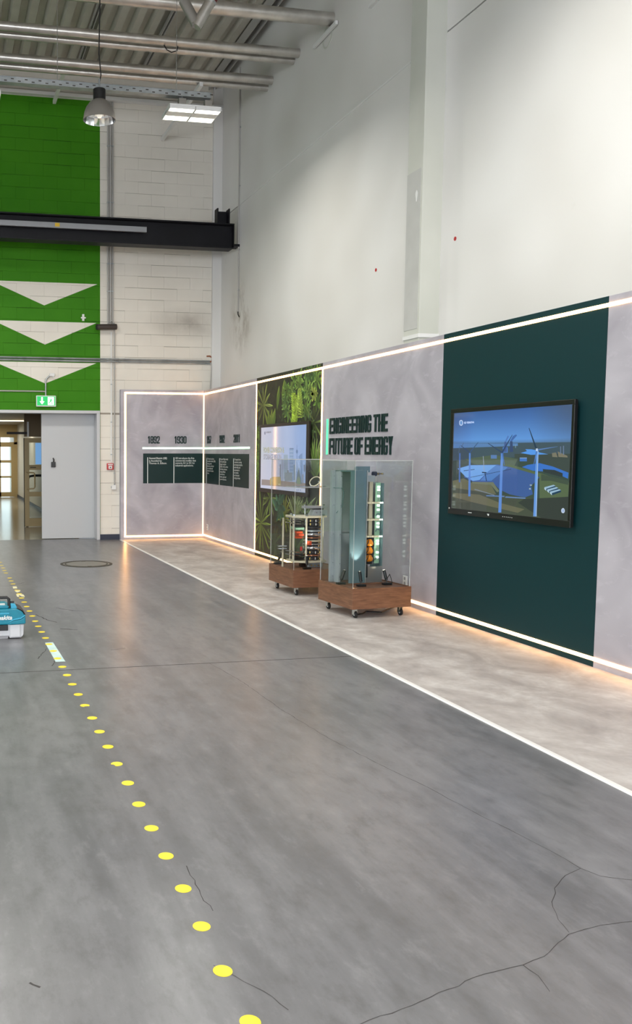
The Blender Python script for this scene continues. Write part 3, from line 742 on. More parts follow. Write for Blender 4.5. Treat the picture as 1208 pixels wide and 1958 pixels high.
def text_mesh(txt, size, fr, u0, v0, parent, mt, name='text_block', wscale=1.0, bold=0.0, spacing=1.0, shear=0.0, d=0.0012):
    cu = bpy.data.curves.new('text', 'FONT'); cu.body = txt; cu.size = size; cu.offset = bold; cu.space_line = spacing; cu.shear = shear; cu.resolution_u = 2
    to = bpy.data.objects.new('text', cu); COL.objects.link(to); bpy.context.view_layer.update()
    me0 = bpy.data.meshes.new_from_object(to.evaluated_get(bpy.context.evaluated_depsgraph_get()))
    b = MB(); b.add([fr(u0 + v.co.x * wscale, v0 + v.co.y, d) for v in me0.vertices], [tuple(p.vertices) for p in me0.polygons])
    bpy.data.objects.remove(to); bpy.data.meshes.remove(me0); bpy.data.curves.remove(cu)
    return b.build(name, mt, parent, recalc=False)

# timeline boards
tb = tag(MB().box(3.677, SX - 0.012, SYB - 0.003, SYB, 1.058, 1.618).build('timeline_board', M['info_green']), 'dark green timeline board with white text on the end display panel', 'info board', 'timeline boards')
f_ = back(0.0, SYB - 0.003)
for x0 in (3.757, 4.266): MB().box(x0, x0 + 0.014, SYB - 0.005, SYB - 0.003, 1.058, 1.545).build('divider_line', M['print_white'], tb)
text_mesh('General Electric (GE)', 0.05, f_, 3.79, 1.513, tb, M['print_white'], bold=0.0007, wscale=0.80)
text_mesh('is founded by\nThomas A. Edison.', 0.05, f_, 3.79, 1.465, tb, M['print_white'], spacing=0.92, wscale=0.92, bold=0.0003)
text_mesh('GE introduces the first\ncommercial rectifier that\nconverts AC to DC for\nindustrial applications.', 0.05, f_, 4.30, 1.513, tb, M['print_white'], spacing=0.92, wscale=0.80, bold=0.0003)
ts = tag(MB().box(SX - 0.003, SX, 13.475, SYB - 0.012, 1.056, 1.614).build('timeline_board', M['info_green']), 'dark green timeline board with white text on the side display panel', 'info board', 'timeline boards')
for y0, lines in ((15.80, 'GE invents the silicon\ncontrolled rectifier (SCR)\nmaking power\nelectronics solid and\nmore reliable and\nefficient for modern\ndrives.'),
                  (15.02, 'B. Jayant Baliga invents\nthe insulated gate\nbipolar transistor\n(IGBT) at GE, a device\nfor faster and more\nenergy efficient\nconversion in\nmotors, grids and\npower electronics.'),
                  (14.25, 'GE expands into\nconversion, storing\nand energy transition,\nwith drives, and\nautomation in\nrail, marine\nand industrial\nenergy markets.')):
    MB().box(SX - 0.005, SX - 0.003, y0 - 0.02, y0, 1.056, 1.535).build('divider_line', M['print_white'], ts)
    text_mesh(lines, 0.046, side(y0 - 0.05, SX - 0.003), 0.0, 1.505, ts, M['print_white'], spacing=0.97, wscale=1.05, bold=0.0002)

# ------------------------------------------------------------------ wall displays
TV1 = [((70,84,98),[(0,0.318),(1,0.322),(1,0.466),(0,0.499)]),((92,128,178),[(0,0.318),(0.598,0.325),(0.599,0.35),(0,0.367)]),((62,74,72),[(0,0.499),(0.432,0.459),(1,0.459),(1,1),(0,1)]),((66,72,74),[(0.574,0.425),(1,0.422),(1,0.596),(0.788,0.507),(0.576,0.488)]),((84,96,84),[(0.119,0.48),(0.401,0.435),(0.603,0.472),(0.577,0.536),(0.218,0.532)]),((88,150,230),[(0.624,0.416),(0.675,0.399),(0.661,0.381),(0.707,0.382),(0.749,0.391),(0.773,0.411),(0.839,0.427),(0.709,0.433)]),((62,112,196),[(0.639,0.547),(0.685,0.525),(0.776,0.507),(0.877,0.535),(0.991,0.585),(0.989,0.637),(0.915,0.6),(0.816,0.582),(0.727,0.578)]),((54,58,66),[(0.803,0.56),(0.89,0.565),(0.95,0.591),(0.951,0.627),(0.806,0.586)]),((88,102,78),[(0.434,0.527),(0.549,0.527),(0.778,0.594),(0.998,0.671),(0.994,0.792),(0.787,0.826),(0.78,0.637),(0.55,0.556)]),((70,80,72),[(0.792,0.605),(0.994,0.655),(0.994,0.691),(0.869,0.662),(0.794,0.666)]),((66,92,152),[(0.046,0.581),(0.171,0.54),(0.434,0.528),(0.549,0.552),(0.741,0.608),(0.78,0.637),(0.718,0.717),(0.734,0.793),(0.669,0.829),(0.544,0.809),(0.456,0.77),(0.395,0.706),(0.208,0.708),(0.124,0.67),(0.114,0.618)]),((110,160,222),[(0.054,0.582),(0.171,0.543),(0.419,0.534),(0.346,0.601),(0.271,0.688),(0.208,0.701),(0.133,0.661)]),((82,124,190),[(0.419,0.534),(0.521,0.553),(0.38,0.69),(0.279,0.693),(0.346,0.601)]),((30,44,72),[(0.134,0.681),(0.133,0.677),(0.55,0.567),(0.551,0.571)]),((30,44,72),[(0.114,0.604),(0.114,0.598),(0.22,0.581),(0.221,0.586)]),((30,44,72),[(0.292,0.617),(0.292,0.605),(0.334,0.607),(0.334,0.618)]),((30,40,60),[(0.316,0.614),(0.322,0.613),(0.34,0.695),(0.334,0.696)]),((112,118,100),[(0.2,0.711),(0.398,0.702),(0.454,0.787),(0.437,0.799),(0.378,0.73),(0.2,0.732)]),((104,104,84),[(0.003,0.712),(0.116,0.68),(0.208,0.726),(0.381,0.732),(0.428,0.818),(0.009,0.783)]),((74,78,70),[(0.005,0.783),(0.428,0.818),(0.799,0.829),(0.998,0.8),(1,1),(0,1)]),((58,60,62),[(0.669,0.842),(0.997,0.792),(1,1),(0.805,1),(0.616,0.882)]),((104,102,84),[(0.014,0.839),(0.276,0.835),(0.46,0.898),(0.672,0.938),(0.619,0.977),(0.231,0.921),(0.008,0.881)]),((96,124,172),[(0.339,0.846),(0.339,0.834),(0.502,0.827),(0.502,0.839)]),((100,130,180),[(0.509,0.844),(0.51,0.832),(0.677,0.829),(0.677,0.84)]),((120,130,140),[(0.225,0.789),(0.228,0.78),(0.414,0.824),(0.413,0.832)]),((150,182,206),[(0.821,0.722),(0.888,0.696),(0.902,0.704),(0.834,0.736)]),((40,62,92),[(0.834,0.736),(0.902,0.704),(0.902,0.719),(0.837,0.754)]),((176,200,216),[(0.821,0.722),(0.834,0.736),(0.837,0.754),(0.821,0.74)]),((150,182,206),[(0.843,0.74),(0.909,0.714),(0.923,0.722),(0.856,0.754)]),((40,62,92),[(0.856,0.754),(0.923,0.722),(0.923,0.737),(0.859,0.771)]),((176,200,216),[(0.843,0.74),(0.856,0.754),(0.859,0.771),(0.843,0.758)]),((150,182,206),[(0.864,0.758),(0.93,0.732),(0.943,0.739),(0.877,0.771)]),((40,62,92),[(0.877,0.771),(0.943,0.739),(0.944,0.755),(0.88,0.789)]),((176,200,216),[(0.864,0.758),(0.877,0.771),(0.88,0.789),(0.865,0.776)]),((150,170,180),[(0.707,0.705),(0.724,0.704),(0.724,0.716),(0.708,0.717)]),((160,180,190),[(0.703,0.739),(0.716,0.738),(0.717,0.751),(0.703,0.751)]),((72,116,190),[(0.619,0.46),(0.676,0.459),(0.678,0.493),(0.62,0.494)]),((150,180,220),[(0.619,0.46),(0.676,0.459),(0.677,0.464),(0.619,0.465)]),((92,124,176),[(0.368,0.436),(0.422,0.436),(0.423,0.472),(0.37,0.472)]),((80,120,190),[(0.472,0.361),(0.515,0.361),(0.517,0.413),(0.474,0.413)]),((74,94,146),[(0.485,0.309),(0.502,0.31),(0.51,0.406),(0.482,0.406)]),((60,74,116),[(0.533,0.306),(0.554,0.306),(0.562,0.406),(0.534,0.406)]),((70,104,168),[(0.533,0.306),(0.548,0.306),(0.59,0.252),(0.582,0.242),(0.554,0.257)]),((84,120,186),[(0.488,0.309),(0.5,0.31),(0.523,0.26),(0.512,0.25)]),((120,150,170),[(0.577,0.338),(0.583,0.338),(0.584,0.369),(0.579,0.369)]),((120,116,104),[(0.867,0.416),(0.897,0.411),(0.91,0.453),(0.871,0.45)]),((124,118,104),[(0.909,0.402),(0.978,0.44),(0.981,0.454),(0.916,0.45)]),((104,120,150),[(0.925,0.358),(0.931,0.358),(0.933,0.424),(0.927,0.424)]),((104,120,150),[(0.945,0.353),(0.952,0.353),(0.955,0.43),(0.948,0.43)]),((150,160,180),[(0.296,0.447),(0.301,0.447),(0.315,0.602),(0.31,0.602)]),((80,110,170),[(0.062,0.419),(0.077,0.419),(0.083,0.722),(0.068,0.723)]),((84,104,130),[(0.088,0.356),(0.082,0.352),(0.105,0.31),(0.108,0.312)]),((84,104,130),[(0.061,0.419),(0.055,0.418),(0.066,0.34),(0.069,0.34)]),((90,132,206),[(0.162,0.418),(0.177,0.418),(0.189,0.86),(0.168,0.861)]),((62,78,110),[(0.173,0.408),(0.166,0.418),(0.076,0.342),(0.079,0.338)]),((66,86,124),[(0.174,0.417),(0.165,0.409),(0.246,0.308),(0.25,0.311)]),((96,138,210),[(0.458,0.417),(0.479,0.418),(0.479,0.991),(0.453,0.993)]),((56,70,104),[(0.472,0.407),(0.465,0.419),(0.337,0.322),(0.34,0.318)]),((52,68,110),[(0.475,0.417),(0.462,0.408),(0.549,0.243),(0.553,0.245)]),((76,110,176),[(0.465,0.418),(0.477,0.416),(0.494,0.531),(0.49,0.532)]),((104,150,220),[(0.748,0.393),(0.766,0.394),(0.77,0.992),(0.744,0.994)]),((160,190,226),[(0.76,0.402),(0.765,0.402),(0.769,0.992),(0.763,0.992)]),((44,58,84),[(0.755,0.378),(0.742,0.384),(0.683,0.188),(0.687,0.186)]),((92,126,182),[(0.76,0.394),(0.758,0.381),(0.907,0.358),(0.907,0.36)]),((80,116,180),[(0.747,0.393),(0.757,0.395),(0.734,0.531),(0.73,0.531)]),((190,208,232),[(0.745,0.375),(0.76,0.375),(0.761,0.399),(0.745,0.399)]),((186,204,236),[(0.094,0.106),(0.093,0.118),(0.088,0.128),(0.082,0.134),(0.075,0.136),(0.067,0.133),(0.06,0.127),(0.055,0.116),(0.054,0.103),(0.054,0.091),(0.058,0.081),(0.065,0.075),(0.073,0.074),(0.08,0.076),(0.087,0.084),(0.092,0.094)]),((104,150,206),[(0.085,0.106),(0.085,0.113),(0.082,0.12),(0.078,0.124),(0.074,0.125),(0.07,0.124),(0.066,0.119),(0.063,0.112),(0.062,0.105),(0.062,0.096),(0.065,0.089),(0.068,0.085),(0.073,0.084),(0.078,0.086),(0.082,0.09),(0.084,0.098)]),((196,212,236),[(0.976,0.915),(0.976,0.924),(0.973,0.932),(0.97,0.936),(0.965,0.938),(0.96,0.937),(0.955,0.934),(0.952,0.926),(0.951,0.919),(0.951,0.91),(0.954,0.902),(0.958,0.897),(0.963,0.894),(0.968,0.895),(0.972,0.9),(0.975,0.908)]),((110,140,200),[(0.97,0.916),(0.97,0.921),(0.968,0.924),(0.966,0.927),(0.964,0.928),(0.962,0.927),(0.96,0.925),(0.958,0.922),(0.958,0.917),(0.958,0.913),(0.96,0.909),(0.961,0.906),(0.963,0.905),(0.966,0.905),(0.968,0.908),(0.969,0.912)]),((196,212,236),[(0.966,0.916),(0.966,0.921),(0.964,0.923),(0.962,0.921),(0.961,0.917),(0.961,0.913),(0.963,0.911),(0.966,0.912)])]
TV2 = [((140,128,122),[(0.027,0.857),(0.487,0.853),(1,0.859),(1,0.936),(0.025,0.952)]),((190,194,214),[(0.025,0.952),(1,0.936),(1,0.992),(0.025,1)]),((120,146,182),[(0.658,0.348),(0.745,0.349),(0.752,0.836),(0.67,0.841)]),((140,162,194),[(0.665,0.381),(0.74,0.381),(0.74,0.402),(0.666,0.402)]),((140,162,194),[(0.667,0.433),(0.741,0.433),(0.741,0.454),(0.667,0.454)]),((140,162,194),[(0.668,0.485),(0.742,0.485),(0.742,0.506),(0.668,0.507)]),((140,162,194),[(0.669,0.538),(0.743,0.536),(0.743,0.557),(0.67,0.559)]),((140,162,194),[(0.67,0.59),(0.744,0.588),(0.745,0.609),(0.671,0.611)]),((140,162,194),[(0.671,0.642),(0.746,0.64),(0.746,0.661),(0.672,0.663)]),((140,162,194),[(0.673,0.694),(0.747,0.691),(0.747,0.712),(0.673,0.715)]),((140,162,194),[(0.674,0.746),(0.748,0.743),(0.749,0.764),(0.674,0.767)]),((96,118,150),[(0.663,0.343),(0.745,0.343),(0.746,0.358),(0.663,0.358)]),((104,130,170),[(0.811,0.294),(0.816,0.294),(0.845,0.85),(0.816,0.853)]),((96,122,162),[(0.837,0.395),(0.836,0.407),(0.832,0.417),(0.825,0.424),(0.818,0.426),(0.81,0.424),(0.803,0.417),(0.798,0.407),(0.796,0.395),(0.798,0.384),(0.802,0.374),(0.809,0.367),(0.816,0.365),(0.824,0.367),(0.831,0.374),(0.835,0.384)]),((112,138,178),[(0.848,0.473),(0.888,0.436),(0.925,0.42),(0.935,0.832),(0.898,0.834),(0.885,0.504),(0.853,0.494)]),((140,158,176),[(0.538,0.445),(0.628,0.444),(0.637,0.822),(0.547,0.828)]),((128,140,150),[(0.564,0.72),(0.726,0.713),(0.729,0.844),(0.567,0.855)]),((116,122,126),[(0.622,0.683),(0.649,0.681),(0.65,0.724),(0.623,0.725)]),((120,130,146),[(0.451,0.596),(0.481,0.595),(0.487,0.853),(0.457,0.854)]),((150,160,180),[(0.49,0.517),(0.53,0.516),(0.537,0.849),(0.497,0.852)]),((166,152,104),[(0.231,0.839),(0.279,0.803),(0.465,0.792),(0.482,0.831),(0.484,0.927),(0.233,0.931)]),((100,116,124),[(0.827,0.756),(0.858,0.612),(0.891,0.753),(0.925,0.873),(0.802,0.868)]),((120,134,110),[(0.824,0.824),(0.86,0.762),(0.897,0.82),(0.899,0.882),(0.826,0.88)]),((108,120,140),[(0.954,0.593),(0.982,0.585),(0.988,0.662),(0.971,0.705),(0.958,0.663)]),((124,140,150),[(0.754,0.595),(0.778,0.594),(0.784,0.828),(0.759,0.829)]),((130,140,160),[(0.918,0.731),(0.958,0.73),(0.961,0.857),(0.92,0.859)]),((120,130,160),[(0.837,0.973),(0.835,0.98),(0.828,0.985),(0.822,0.982),(0.819,0.975),(0.821,0.966),(0.827,0.963),(0.834,0.965)]),((120,130,160),[(0.869,0.971),(0.867,0.978),(0.86,0.982),(0.854,0.979),(0.851,0.972),(0.853,0.964),(0.86,0.96),(0.866,0.963)]),((120,130,160),[(0.905,0.967),(0.903,0.975),(0.896,0.979),(0.89,0.976),(0.887,0.969),(0.889,0.961),(0.896,0.958),(0.902,0.96)]),((120,120,140),[(0.11,0.093),(0.108,0.107),(0.103,0.117),(0.095,0.121),(0.088,0.117),(0.081,0.106),(0.079,0.092),(0.081,0.078),(0.087,0.068),(0.094,0.064),(0.102,0.068),(0.108,0.079)])]
def display(name, label, yl, yr, zt, zb, syl, syr, szt, szb, bg, polys, standoff=0.05):
    """flat wall display; the picture is shown by polygons on the lit screen surface"""
    t_ = thing(name, label, 'display', (SX, (yl + yr) / 2, zb), group='wall displays')
    x0 = SX - standoff
    MB().box(x0 + 0.02, SX - 0.002, yr + 0.35, yl - 0.35, zb + 0.3, zt - 0.3).build('wall_mount', M['black'], t_)
    MB().box(x0 + 0.004, x0 + 0.03, yr + 0.006, yl - 0.006, zb + 0.006, zt - 0.006).build('rear_shell', M['black'], t_)
    b = MB(); xf = x0 - 0.004
    b.box(xf, x0 + 0.02, yr, yl, szt, zt).box(xf, x0 + 0.02, yr, yl, zb, szb).box(xf, x0 + 0.02, syl, yl, szb, szt).box(xf, x0 + 0.02, yr, syr, szb, szt)
    fr_ = b.build('bezel', M['black'], t_, bevel=0.003)
    sc = MB(); W_, H_ = syl - syr, szt - szb
    def P(u, v, k): return (x0 + 0.001 - k, syl - u * W_, szt - v * H_)
    nu, nv = 16, 14
    for j in range(nv + 1):
        for i in range(nu + 1):
            sc.v.append(Vector(P(i / nu, j / nv, 0.0))); sc.c.append(lin(bg(i / nu, j / nv)))
    for j in range(nv):
        for i in range(nu):
            a = j * (nu + 1) + i; sc.f.append((a, a + 1, a + nu + 2, a + nu + 1)); sc.m.append(0)
    for k, (c, pts) in enumerate(polys):
        sc.add([P(u, v, 1e-5 + k * 1.2e-5) for u, v in pts], [tuple(range(len(pts)))], 0, lin(c))
    s_ = sc.build('screen', M['screen'], t_, recalc=False)
    return t_, fr_, s_, (x0 - 0.0015)
def lerp3(a, b, t_): return tuple(x + (y - x) * t_ for x, y in zip(a, b))
def sky1(u, v):
    c = lerp3((64, 96, 156), (100, 152, 220), min(1, v / 0.3)) if v < 0.3 else (112, 158, 216)
    edge = max(0, abs(u - 0.45) - 0.25) / 0.3
    c = lerp3(c, (78, 92, 122), min(0.8, edge * max(0.2, 1 - v * 2.2)))
    return c if v < 0.32 else lerp3((84, 98, 104), (66, 70, 68), min(1, (v - .32) / .5))
d1_, bz1, s1, xs1 = display('screen_display', 'large black wall display showing wind turbines above a lake', 7.686, 5.998, 2.058, 1.055, 7.632, 6.028, 2.018, 1.109, sky1, TV1)
M['ui_white'] = mat('screen_white', (200, 215, 240), 0.2, emit=(176, 196, 230), estr=0.9)
text_mesh('GE VERNOVA', 0.026, lambda u, v, d: (xs1 - 0.0005, 7.632 - u, 2.018 - 0.105 + v), 0.105 * 1.604, 0.0, s1, M['ui_white'], name='logo_text')
for y0, z0, w_, h_ in ((7.35, 1.082, 0.055, 0.006), (7.06, 1.087, 0.03, 0.006), (7.05, 1.076, 0.016, 0.012), (7.668, 1.1, 0.01, 0.014)):
    MB().box(SX - 0.0555, SX - 0.0535, y0 - w_, y0, z0, z0 + h_).build('bezel_mark', M['print_white'], bz1)
for k in range(6): MB().box(SX - 0.0555, SX - 0.0535, 6.83 - k * 0.025, 6.838 - k * 0.025, 1.080, 1.086).build('bezel_button', M['print_white'], bz1)
def sky2(u, v):
    c = lerp3((196, 194, 206), (136, 162, 206), min(1, max(0, u * 1.1))); c = lerp3(c, (188, 190, 206), max(0, v - 0.55) * 0.8)
    return lerp3(c, (176, 200, 190), max(0, 0.5 - abs(v - 0.4) * 2) * max(0, 0.35 - u) * 1.6)
d2_, bz2, s2, xs2 = display('screen_display', 'black wall display on the foliage print showing a pale city skyline', 12.88, 11.018, 2.063, 1.036, 12.815, 11.10, 2.018, 1.095, sky2, TV2)
M['ui_grey'] = mat('screen_olive_grey', (120, 124, 110), 0.2, emit=(132, 136, 118), estr=0.85)
M['ui_grey2'] = mat('screen_grey', (110, 114, 126), 0.2, emit=(122, 126, 140), estr=0.85)
def scr_text(txt, u0, vb, hh, wtot, m_):
    b = text_mesh(txt, hh / 0.72, lambda u, v, d: (xs2 - 0.0005, 12.815 - u, v), 0, 0, s2, m_, name='screen_text', bold=0.004)
    ys = [v.co.y for v in b.data.vertices]; zs = [v.co.z for v in b.data.vertices]
    a, c = max(ys), min(ys); sc_ = wtot / (a - c); org = wat(s2)
    for v in b.data.vertices:
        v.co.y = (12.815 - u0 - org.y) - (a - v.co.y) * sc_
        v.co.z = v.co.z + (2.018 - vb)
    return b
WT, HT = 1.715, 0.923
scr_text('POWER CONVERSION &', 0.072 * WT, 0.411 * HT, 0.078, 0.478 * WT, M['ui_grey'])
scr_text('STORAGE BERLIN', 0.074 * WT, 0.523 * HT, 0.078, 0.415 * WT, M['ui_grey2'])
scr_text('GE VERNOVA', 0.128 * WT, 0.092 * HT, 0.02, 0.125 * WT, M['ui_grey2'])

# sockets on the side panels
for y0, z0, lab in ((15.70, 0.238, 'small white wall socket near the inner corner of the display wall'), (8.53, 0.266, 'small white wall socket behind the right display case')):
    so = thing('power_socket', lab, 'socket', (SX, y0, z0 - 0.04), group='white wall sockets')
    MB().box(SX - 0.012, SX, y0 - 0.04, y0 + 0.04, z0 - 0.055, z0 + 0.055).build('cover_plate', M['white_plastic'], so, bevel=0.004)
    for dz in (-0.026, 0.026): MB().cyl((SX - 0.0135, y0, z0 + dz), (SX - 0.011, y0, z0 + dz), 0.018, n=16).build('outlet', M['tank2'], so)

# ------------------------------------------------------------------ display cases
def plinth(label, cx, cy, rz, half=0.333, z0=0.095, z1=0.300):
    t_ = thing('display_plinth', label, 'plinth', (cx, cy, 0.006), rz, 'walnut plinths on castors')
    h = half
    bd = MB().box(-h, h, -h, -h + 0.02, z0, z1).box(-h, h, h - 0.02, h, z0, z1).box(-h, -h + 0.02, -h + 0.02, h - 0.02, z0, z1).box(h - 0.02, h, -h + 0.02, h - 0.02, z0, z1)
    bd.build('side_boards', M['walnut'], t_, local=True, bevel=0.0015)
    MB().box(-h + 0.02, h - 0.02, -h + 0.02, h - 0.02, z1 - 0.03, z1 - 0.008).build('top_board', M['walnut'], t_, local=True)
    for sx in (-1, 1):
        for sy in (-1, 1):
            x, y = sx * (h - 0.075), sy * (h - 0.075); zz = z0 - 0.006
            ca = MB().box(x - 0.03, x + 0.03, y - 0.03, y + 0.03, zz, zz + 0.006).box(x - 0.018, x - 0.013, y - 0.02, y + 0.02, 0.03, zz).box(x + 0.013, x + 0.018, y - 0.02, y + 0.02, 0.03, zz).build('caster', M['steel'], t_, local=True)
            MB().cyl((x - 0.011, y - 0.008, 0.033), (x + 0.011, y - 0.008, 0.033), 0.033, n=18).build('wheel', M['rubber'], ca, local=True, bevel=0.003)
            MB().cyl((x - 0.0125, y - 0.008, 0.033), (x + 0.0125, y - 0.008, 0.033), 0.013, n=12).build('hub', M['tank'], ca, local=True)
    return t_
def case(label, cx, cy, rz, half=0.322, z0=0.306, z1=1.566, shelf=None):
    t_ = thing('acrylic_case', label, 'display case', (cx, cy, z0), rz, 'clear acrylic display cases')
    h, th, H_ = half, 0.006, z1 - z0
    def pane(name, x0, x1, y0, y1, za, zb):
        b = MB().box(x0, x1, y0, y1, za, zb)
        dims = (x1 - x0, y1 - y0, zb - za); thin = dims.index(min(dims))
        for i, f in enumerate(b.f[-6:]):
            nrm = (b.v[f[1]] - b.v[f[0]]).cross(b.v[f[2]] - b.v[f[1]])
            b.m[i] = 0 if abs(nrm[thin]) > 0.5 * nrm.length else 1
        return b.build(name, [M['acrylic'], M['acrylic_edge']], t_, local=True)
    pane('pane', -h, h, -h, -h + th, 0, H_ - th); pane('pane', -h, h, h - th, h, 0, H_ - th)
    pane('pane', -h, -h + th, -h + th, h - th, 0, H_ - th); pane('pane', h - th, h, -h + th, h - th, 0, H_ - th)
    pane('top_pane', -h, h, -h, h, H_ - th, H_)
    if shelf: pane('shelf', -h + 0.12, h - th - 0.002, -h + 0.15, h - 0.15, shelf - z0, shelf - z0 + 0.008)
    return t_
def mini_spot(label, x, y, z, az, tilt, L=0.105, watts=0.0, tgt=None):
    """black stick spotlight on a small foot"""
    t_ = thing('mini_spotlight', label, 'spotlight', (x, y, z), 0, 'black mini spotlights in the display cases')
    MB().box(-0.045, 0.045, -0.022, 0.022, 0, 0.022).build('foot', M['black'], t_, local=True, bevel=0.002)
    d = Vector((math.sin(tilt) * math.cos(az), math.sin(tilt) * math.sin(az), math.cos(tilt)))
    p0 = Vector((0, 0, 0.03)); p1 = p0 + d * 0.02; p2 = p1 + d * L
    MB().cyl((0, 0, 0.02), p1, 0.005, n=8).build('joint', M['black'], t_, local=True)
    hd = MB().cyl(p1, p2, 0.0155, n=14).build('head', M['black'], t_, local=True, smooth=True)
    MB().cyl(p2, p2 + d * 0.002, 0.011, n=12).build('lens', M['lens'], hd, local=True)
    if watts: spot_light('mini_spot_glow', t_, tuple(p2 + d * 0.006), tuple(p2 + d), watts, math.radians(46), (1.0, 0.97, 0.9))
    return t_
RA, RB = math.radians(3), math.radians(5)
PA, PB = (4.205, 9.625), (4.225, 8.235)
plinth('low walnut plinth on castors under the left display case', PA[0], PA[1], RA)
plinth('low walnut plinth on castors under the right display case', PB[0], PB[1], RB)
case('clear acrylic case on the left plinth, over the layered power stack', PA[0], PA[1], RA, shelf=1.235)
case('clear acrylic case on the right plinth, over the tall steel cabinet', PB[0], PB[1], RB)

# left exhibit: press-pack power stack between curved end plates
def arc_plate(x0, x1, y, z0, z1, sag, wid):
    n = 10; P = []
    for k in range(n + 1):
        s_ = k / n; P.append((x0 + (x1 - x0) * s_, y - sag * math.sin(math.pi * s_)))
    Q = [(px_, py_ + wid) for px_, py_ in reversed(P)]
    return MB().prism(P + Q, lambda u, v, d: (u, v, d), z0, z1)
zb = 0.2985
ps = thing('power_stack', 'layered power semiconductor stack with white end plates, rods and black discs', 'exhibit', (4.27, 9.62, zb))
yA = 9.60
MB().box(4.285, 4.455, yA - 0.05, yA + 0.06, zb, 0.352).build('base_block', M['zinc'], ps, bevel=0.003)
for x in (4.315, 4.355, 4.40): MB().cyl((x, yA - 0.05, 0.318), (x, yA - 0.06, 0.318), 0.010, n=6).build('bolt', M['brass'], ps)
MB().box(4.20, 4.26, yA - 0.02, yA + 0.05, zb, 0.36).build('side_foot', M['black'], ps, bevel=0.002)
arc_plate(4.09, 4.50, yA - 0.05, 0.355, 0.378, 0.07, 0.22).build('lower_end_plate', M['ivory'], ps, bevel=0.003)
arc_plate(4.07, 4.50, yA - 0.05, 0.882, 0.905, 0.07, 0.22).build('upper_end_plate', M['ivory'], ps, bevel=0.003)
for x, y, r_, mt in ((4.098, yA - 0.02, 0.013, 'ivory'), (4.225, yA - 0.095, 0.011, 'ivory'), (4.44, yA - 0.07, 0.010, 'ivory'), (4.48, yA + 0.10, 0.011, 'brass'), (4.12, yA + 0.12, 0.011, 'ivory')):
    MB().cyl((x, y, 0.35), (x, y, 0.915), r_, n=12).build('tie_rod', M[mt], ps, smooth=True)
    MB().cyl((x, y, 0.905), (x, y, 0.922), r_ * 1.7, n=6).build('nut', M['steel'], ps)
MB().box(4.24, 4.26, yA - 0.1, yA - 0.08, zb, 0.36).build('strut', M['zinc'], ps)
lv = [(0.845, 'black', 0.026), (0.805, 'black', 0.022), (0.765, 'rubber', 0.02), (0.725, 'zinc', 0.022), (0.683, 'steel', 0.03), (0.645, 'copper', 0.014), (0.606, 'ivory', 0.018), (0.568, 'brushed', 0.014), (0.525, 'steel', 0.032), (0.475, 'black', 0.026), (0.438, 'copper', 0.016), (0.402, 'black', 0.026)]
for z, mt, hh in lv:                               # main column
    MB().lathe([(0, -hh / 2), (0.098, -hh / 2), (0.102, -hh / 3), (0.102, hh / 3), (0.098, hh / 2), (0, hh / 2)], 22, c=(4.345, yA + 0.02, z)).build('stack_disc', M[mt], ps, smooth=True)
MB().cyl((4.345, yA + 0.02, 0.378), (4.345, yA + 0.02, 0.882), 0.075, n=20).build('stack_core', M['rubber'], ps, smooth=True)
for z in (0.845, 0.805, 0.475, 0.402):
    for k in range(5):
        a = math.radians(200 + 35 * k); x, y = 4.345 + 0.106 * math.cos(a), yA + 0.02 + 0.106 * math.sin(a)
        MB().cyl((x, y, z - 0.012), (x, y, z + 0.014), 0.0075, n=8).build('stud', M['brass' if k % 2 else 'steel'], ps)
for k, (z, mt) in enumerate(((0.835, 'black'), (0.79, 'black'), (0.755, 'greencard'), (0.44, 'black'), (0.40, 'black'))):   # left column cards
    MB().box(4.11, 4.215, yA - 0.06, yA + 0.10, z - 0.012, z + 0.014).build('side_module', M[mt], ps, bevel=0.003)
for z, x0, x1 in ((0.71, 4.125, 4.20), (0.68, 4.15, 4.215), (0.65, 4.12, 4.20)):
    MB().box(x0, x1, yA - 0.05, yA + 0.05, z - 0.012, z + 0.012).build('gate_unit', M['redorange'], ps, bevel=0.003)
for z in (0.60, 0.575): MB().box(4.235, 4.285, yA - 0.115, yA - 0.075, z - 0.01, z + 0.012).build('gate_unit', M['redorange'], ps, bevel=0.003)
MB().cyl((4.175, yA - 0.07, 0.50), (4.175, yA - 0.07, 0.545), 0.014, n=10).build('indicator', M['red'], ps, smooth=True)
for z in (0.86, 0.83, 0.80, 0.47, 0.43):           # bent leads to the left
    MB().tube([(4.22, yA - 0.03, z), (4.12, yA - 0.09, z + 0.012), (4.03, yA - 0.10, z + 0.03), (3.985, yA - 0.06, z + 0.035)], 0.0045, 6).build('lead', M['steel'], ps, smooth=True)
for z in (0.545, 0.515): MB().box(3.885 + 0.03, 4.02, yA - 0.01, yA + 0.03, z, z + 0.010).build('busbar', M['steel'], ps)
MB().cyl((3.985, yA + 0.02, zb), (3.985, yA + 0.02, 0.88), 0.011, n=10).build('tie_rod', M['ivory'], ps, smooth=True)
MB().prism([(4.30, 0.905), (4.50, 0.905), (4.50, 0.972), (4.34, 0.972)], lambda u, v, d: (u, d, v), yA - 0.06, yA + 0.06).build('clamp_block', M['zinc'], ps, bevel=0.003)
MB().box(4.34, 4.46, yA - 0.04, yA + 0.04, 0.972, 0.988).build('spacer', M['black'], ps)
MB().box(4.215, 4.50, yA - 0.035, yA + 0.035, 0.988, 1.018).build('clamp_bar', M['silver'], ps, bevel=0.003)
for x in (4.235, 4.365, 4.48): MB().cyl((x, yA, 1.018), (x, yA, 1.034), 0.011, n=6).build('nut', M['steel'], ps)
MB().cyl((4.235, yA - 0.02, 0.905), (4.235, yA - 0.02, 0.99), 0.006, n=8).build('clamp_screw', M['steel'], ps)
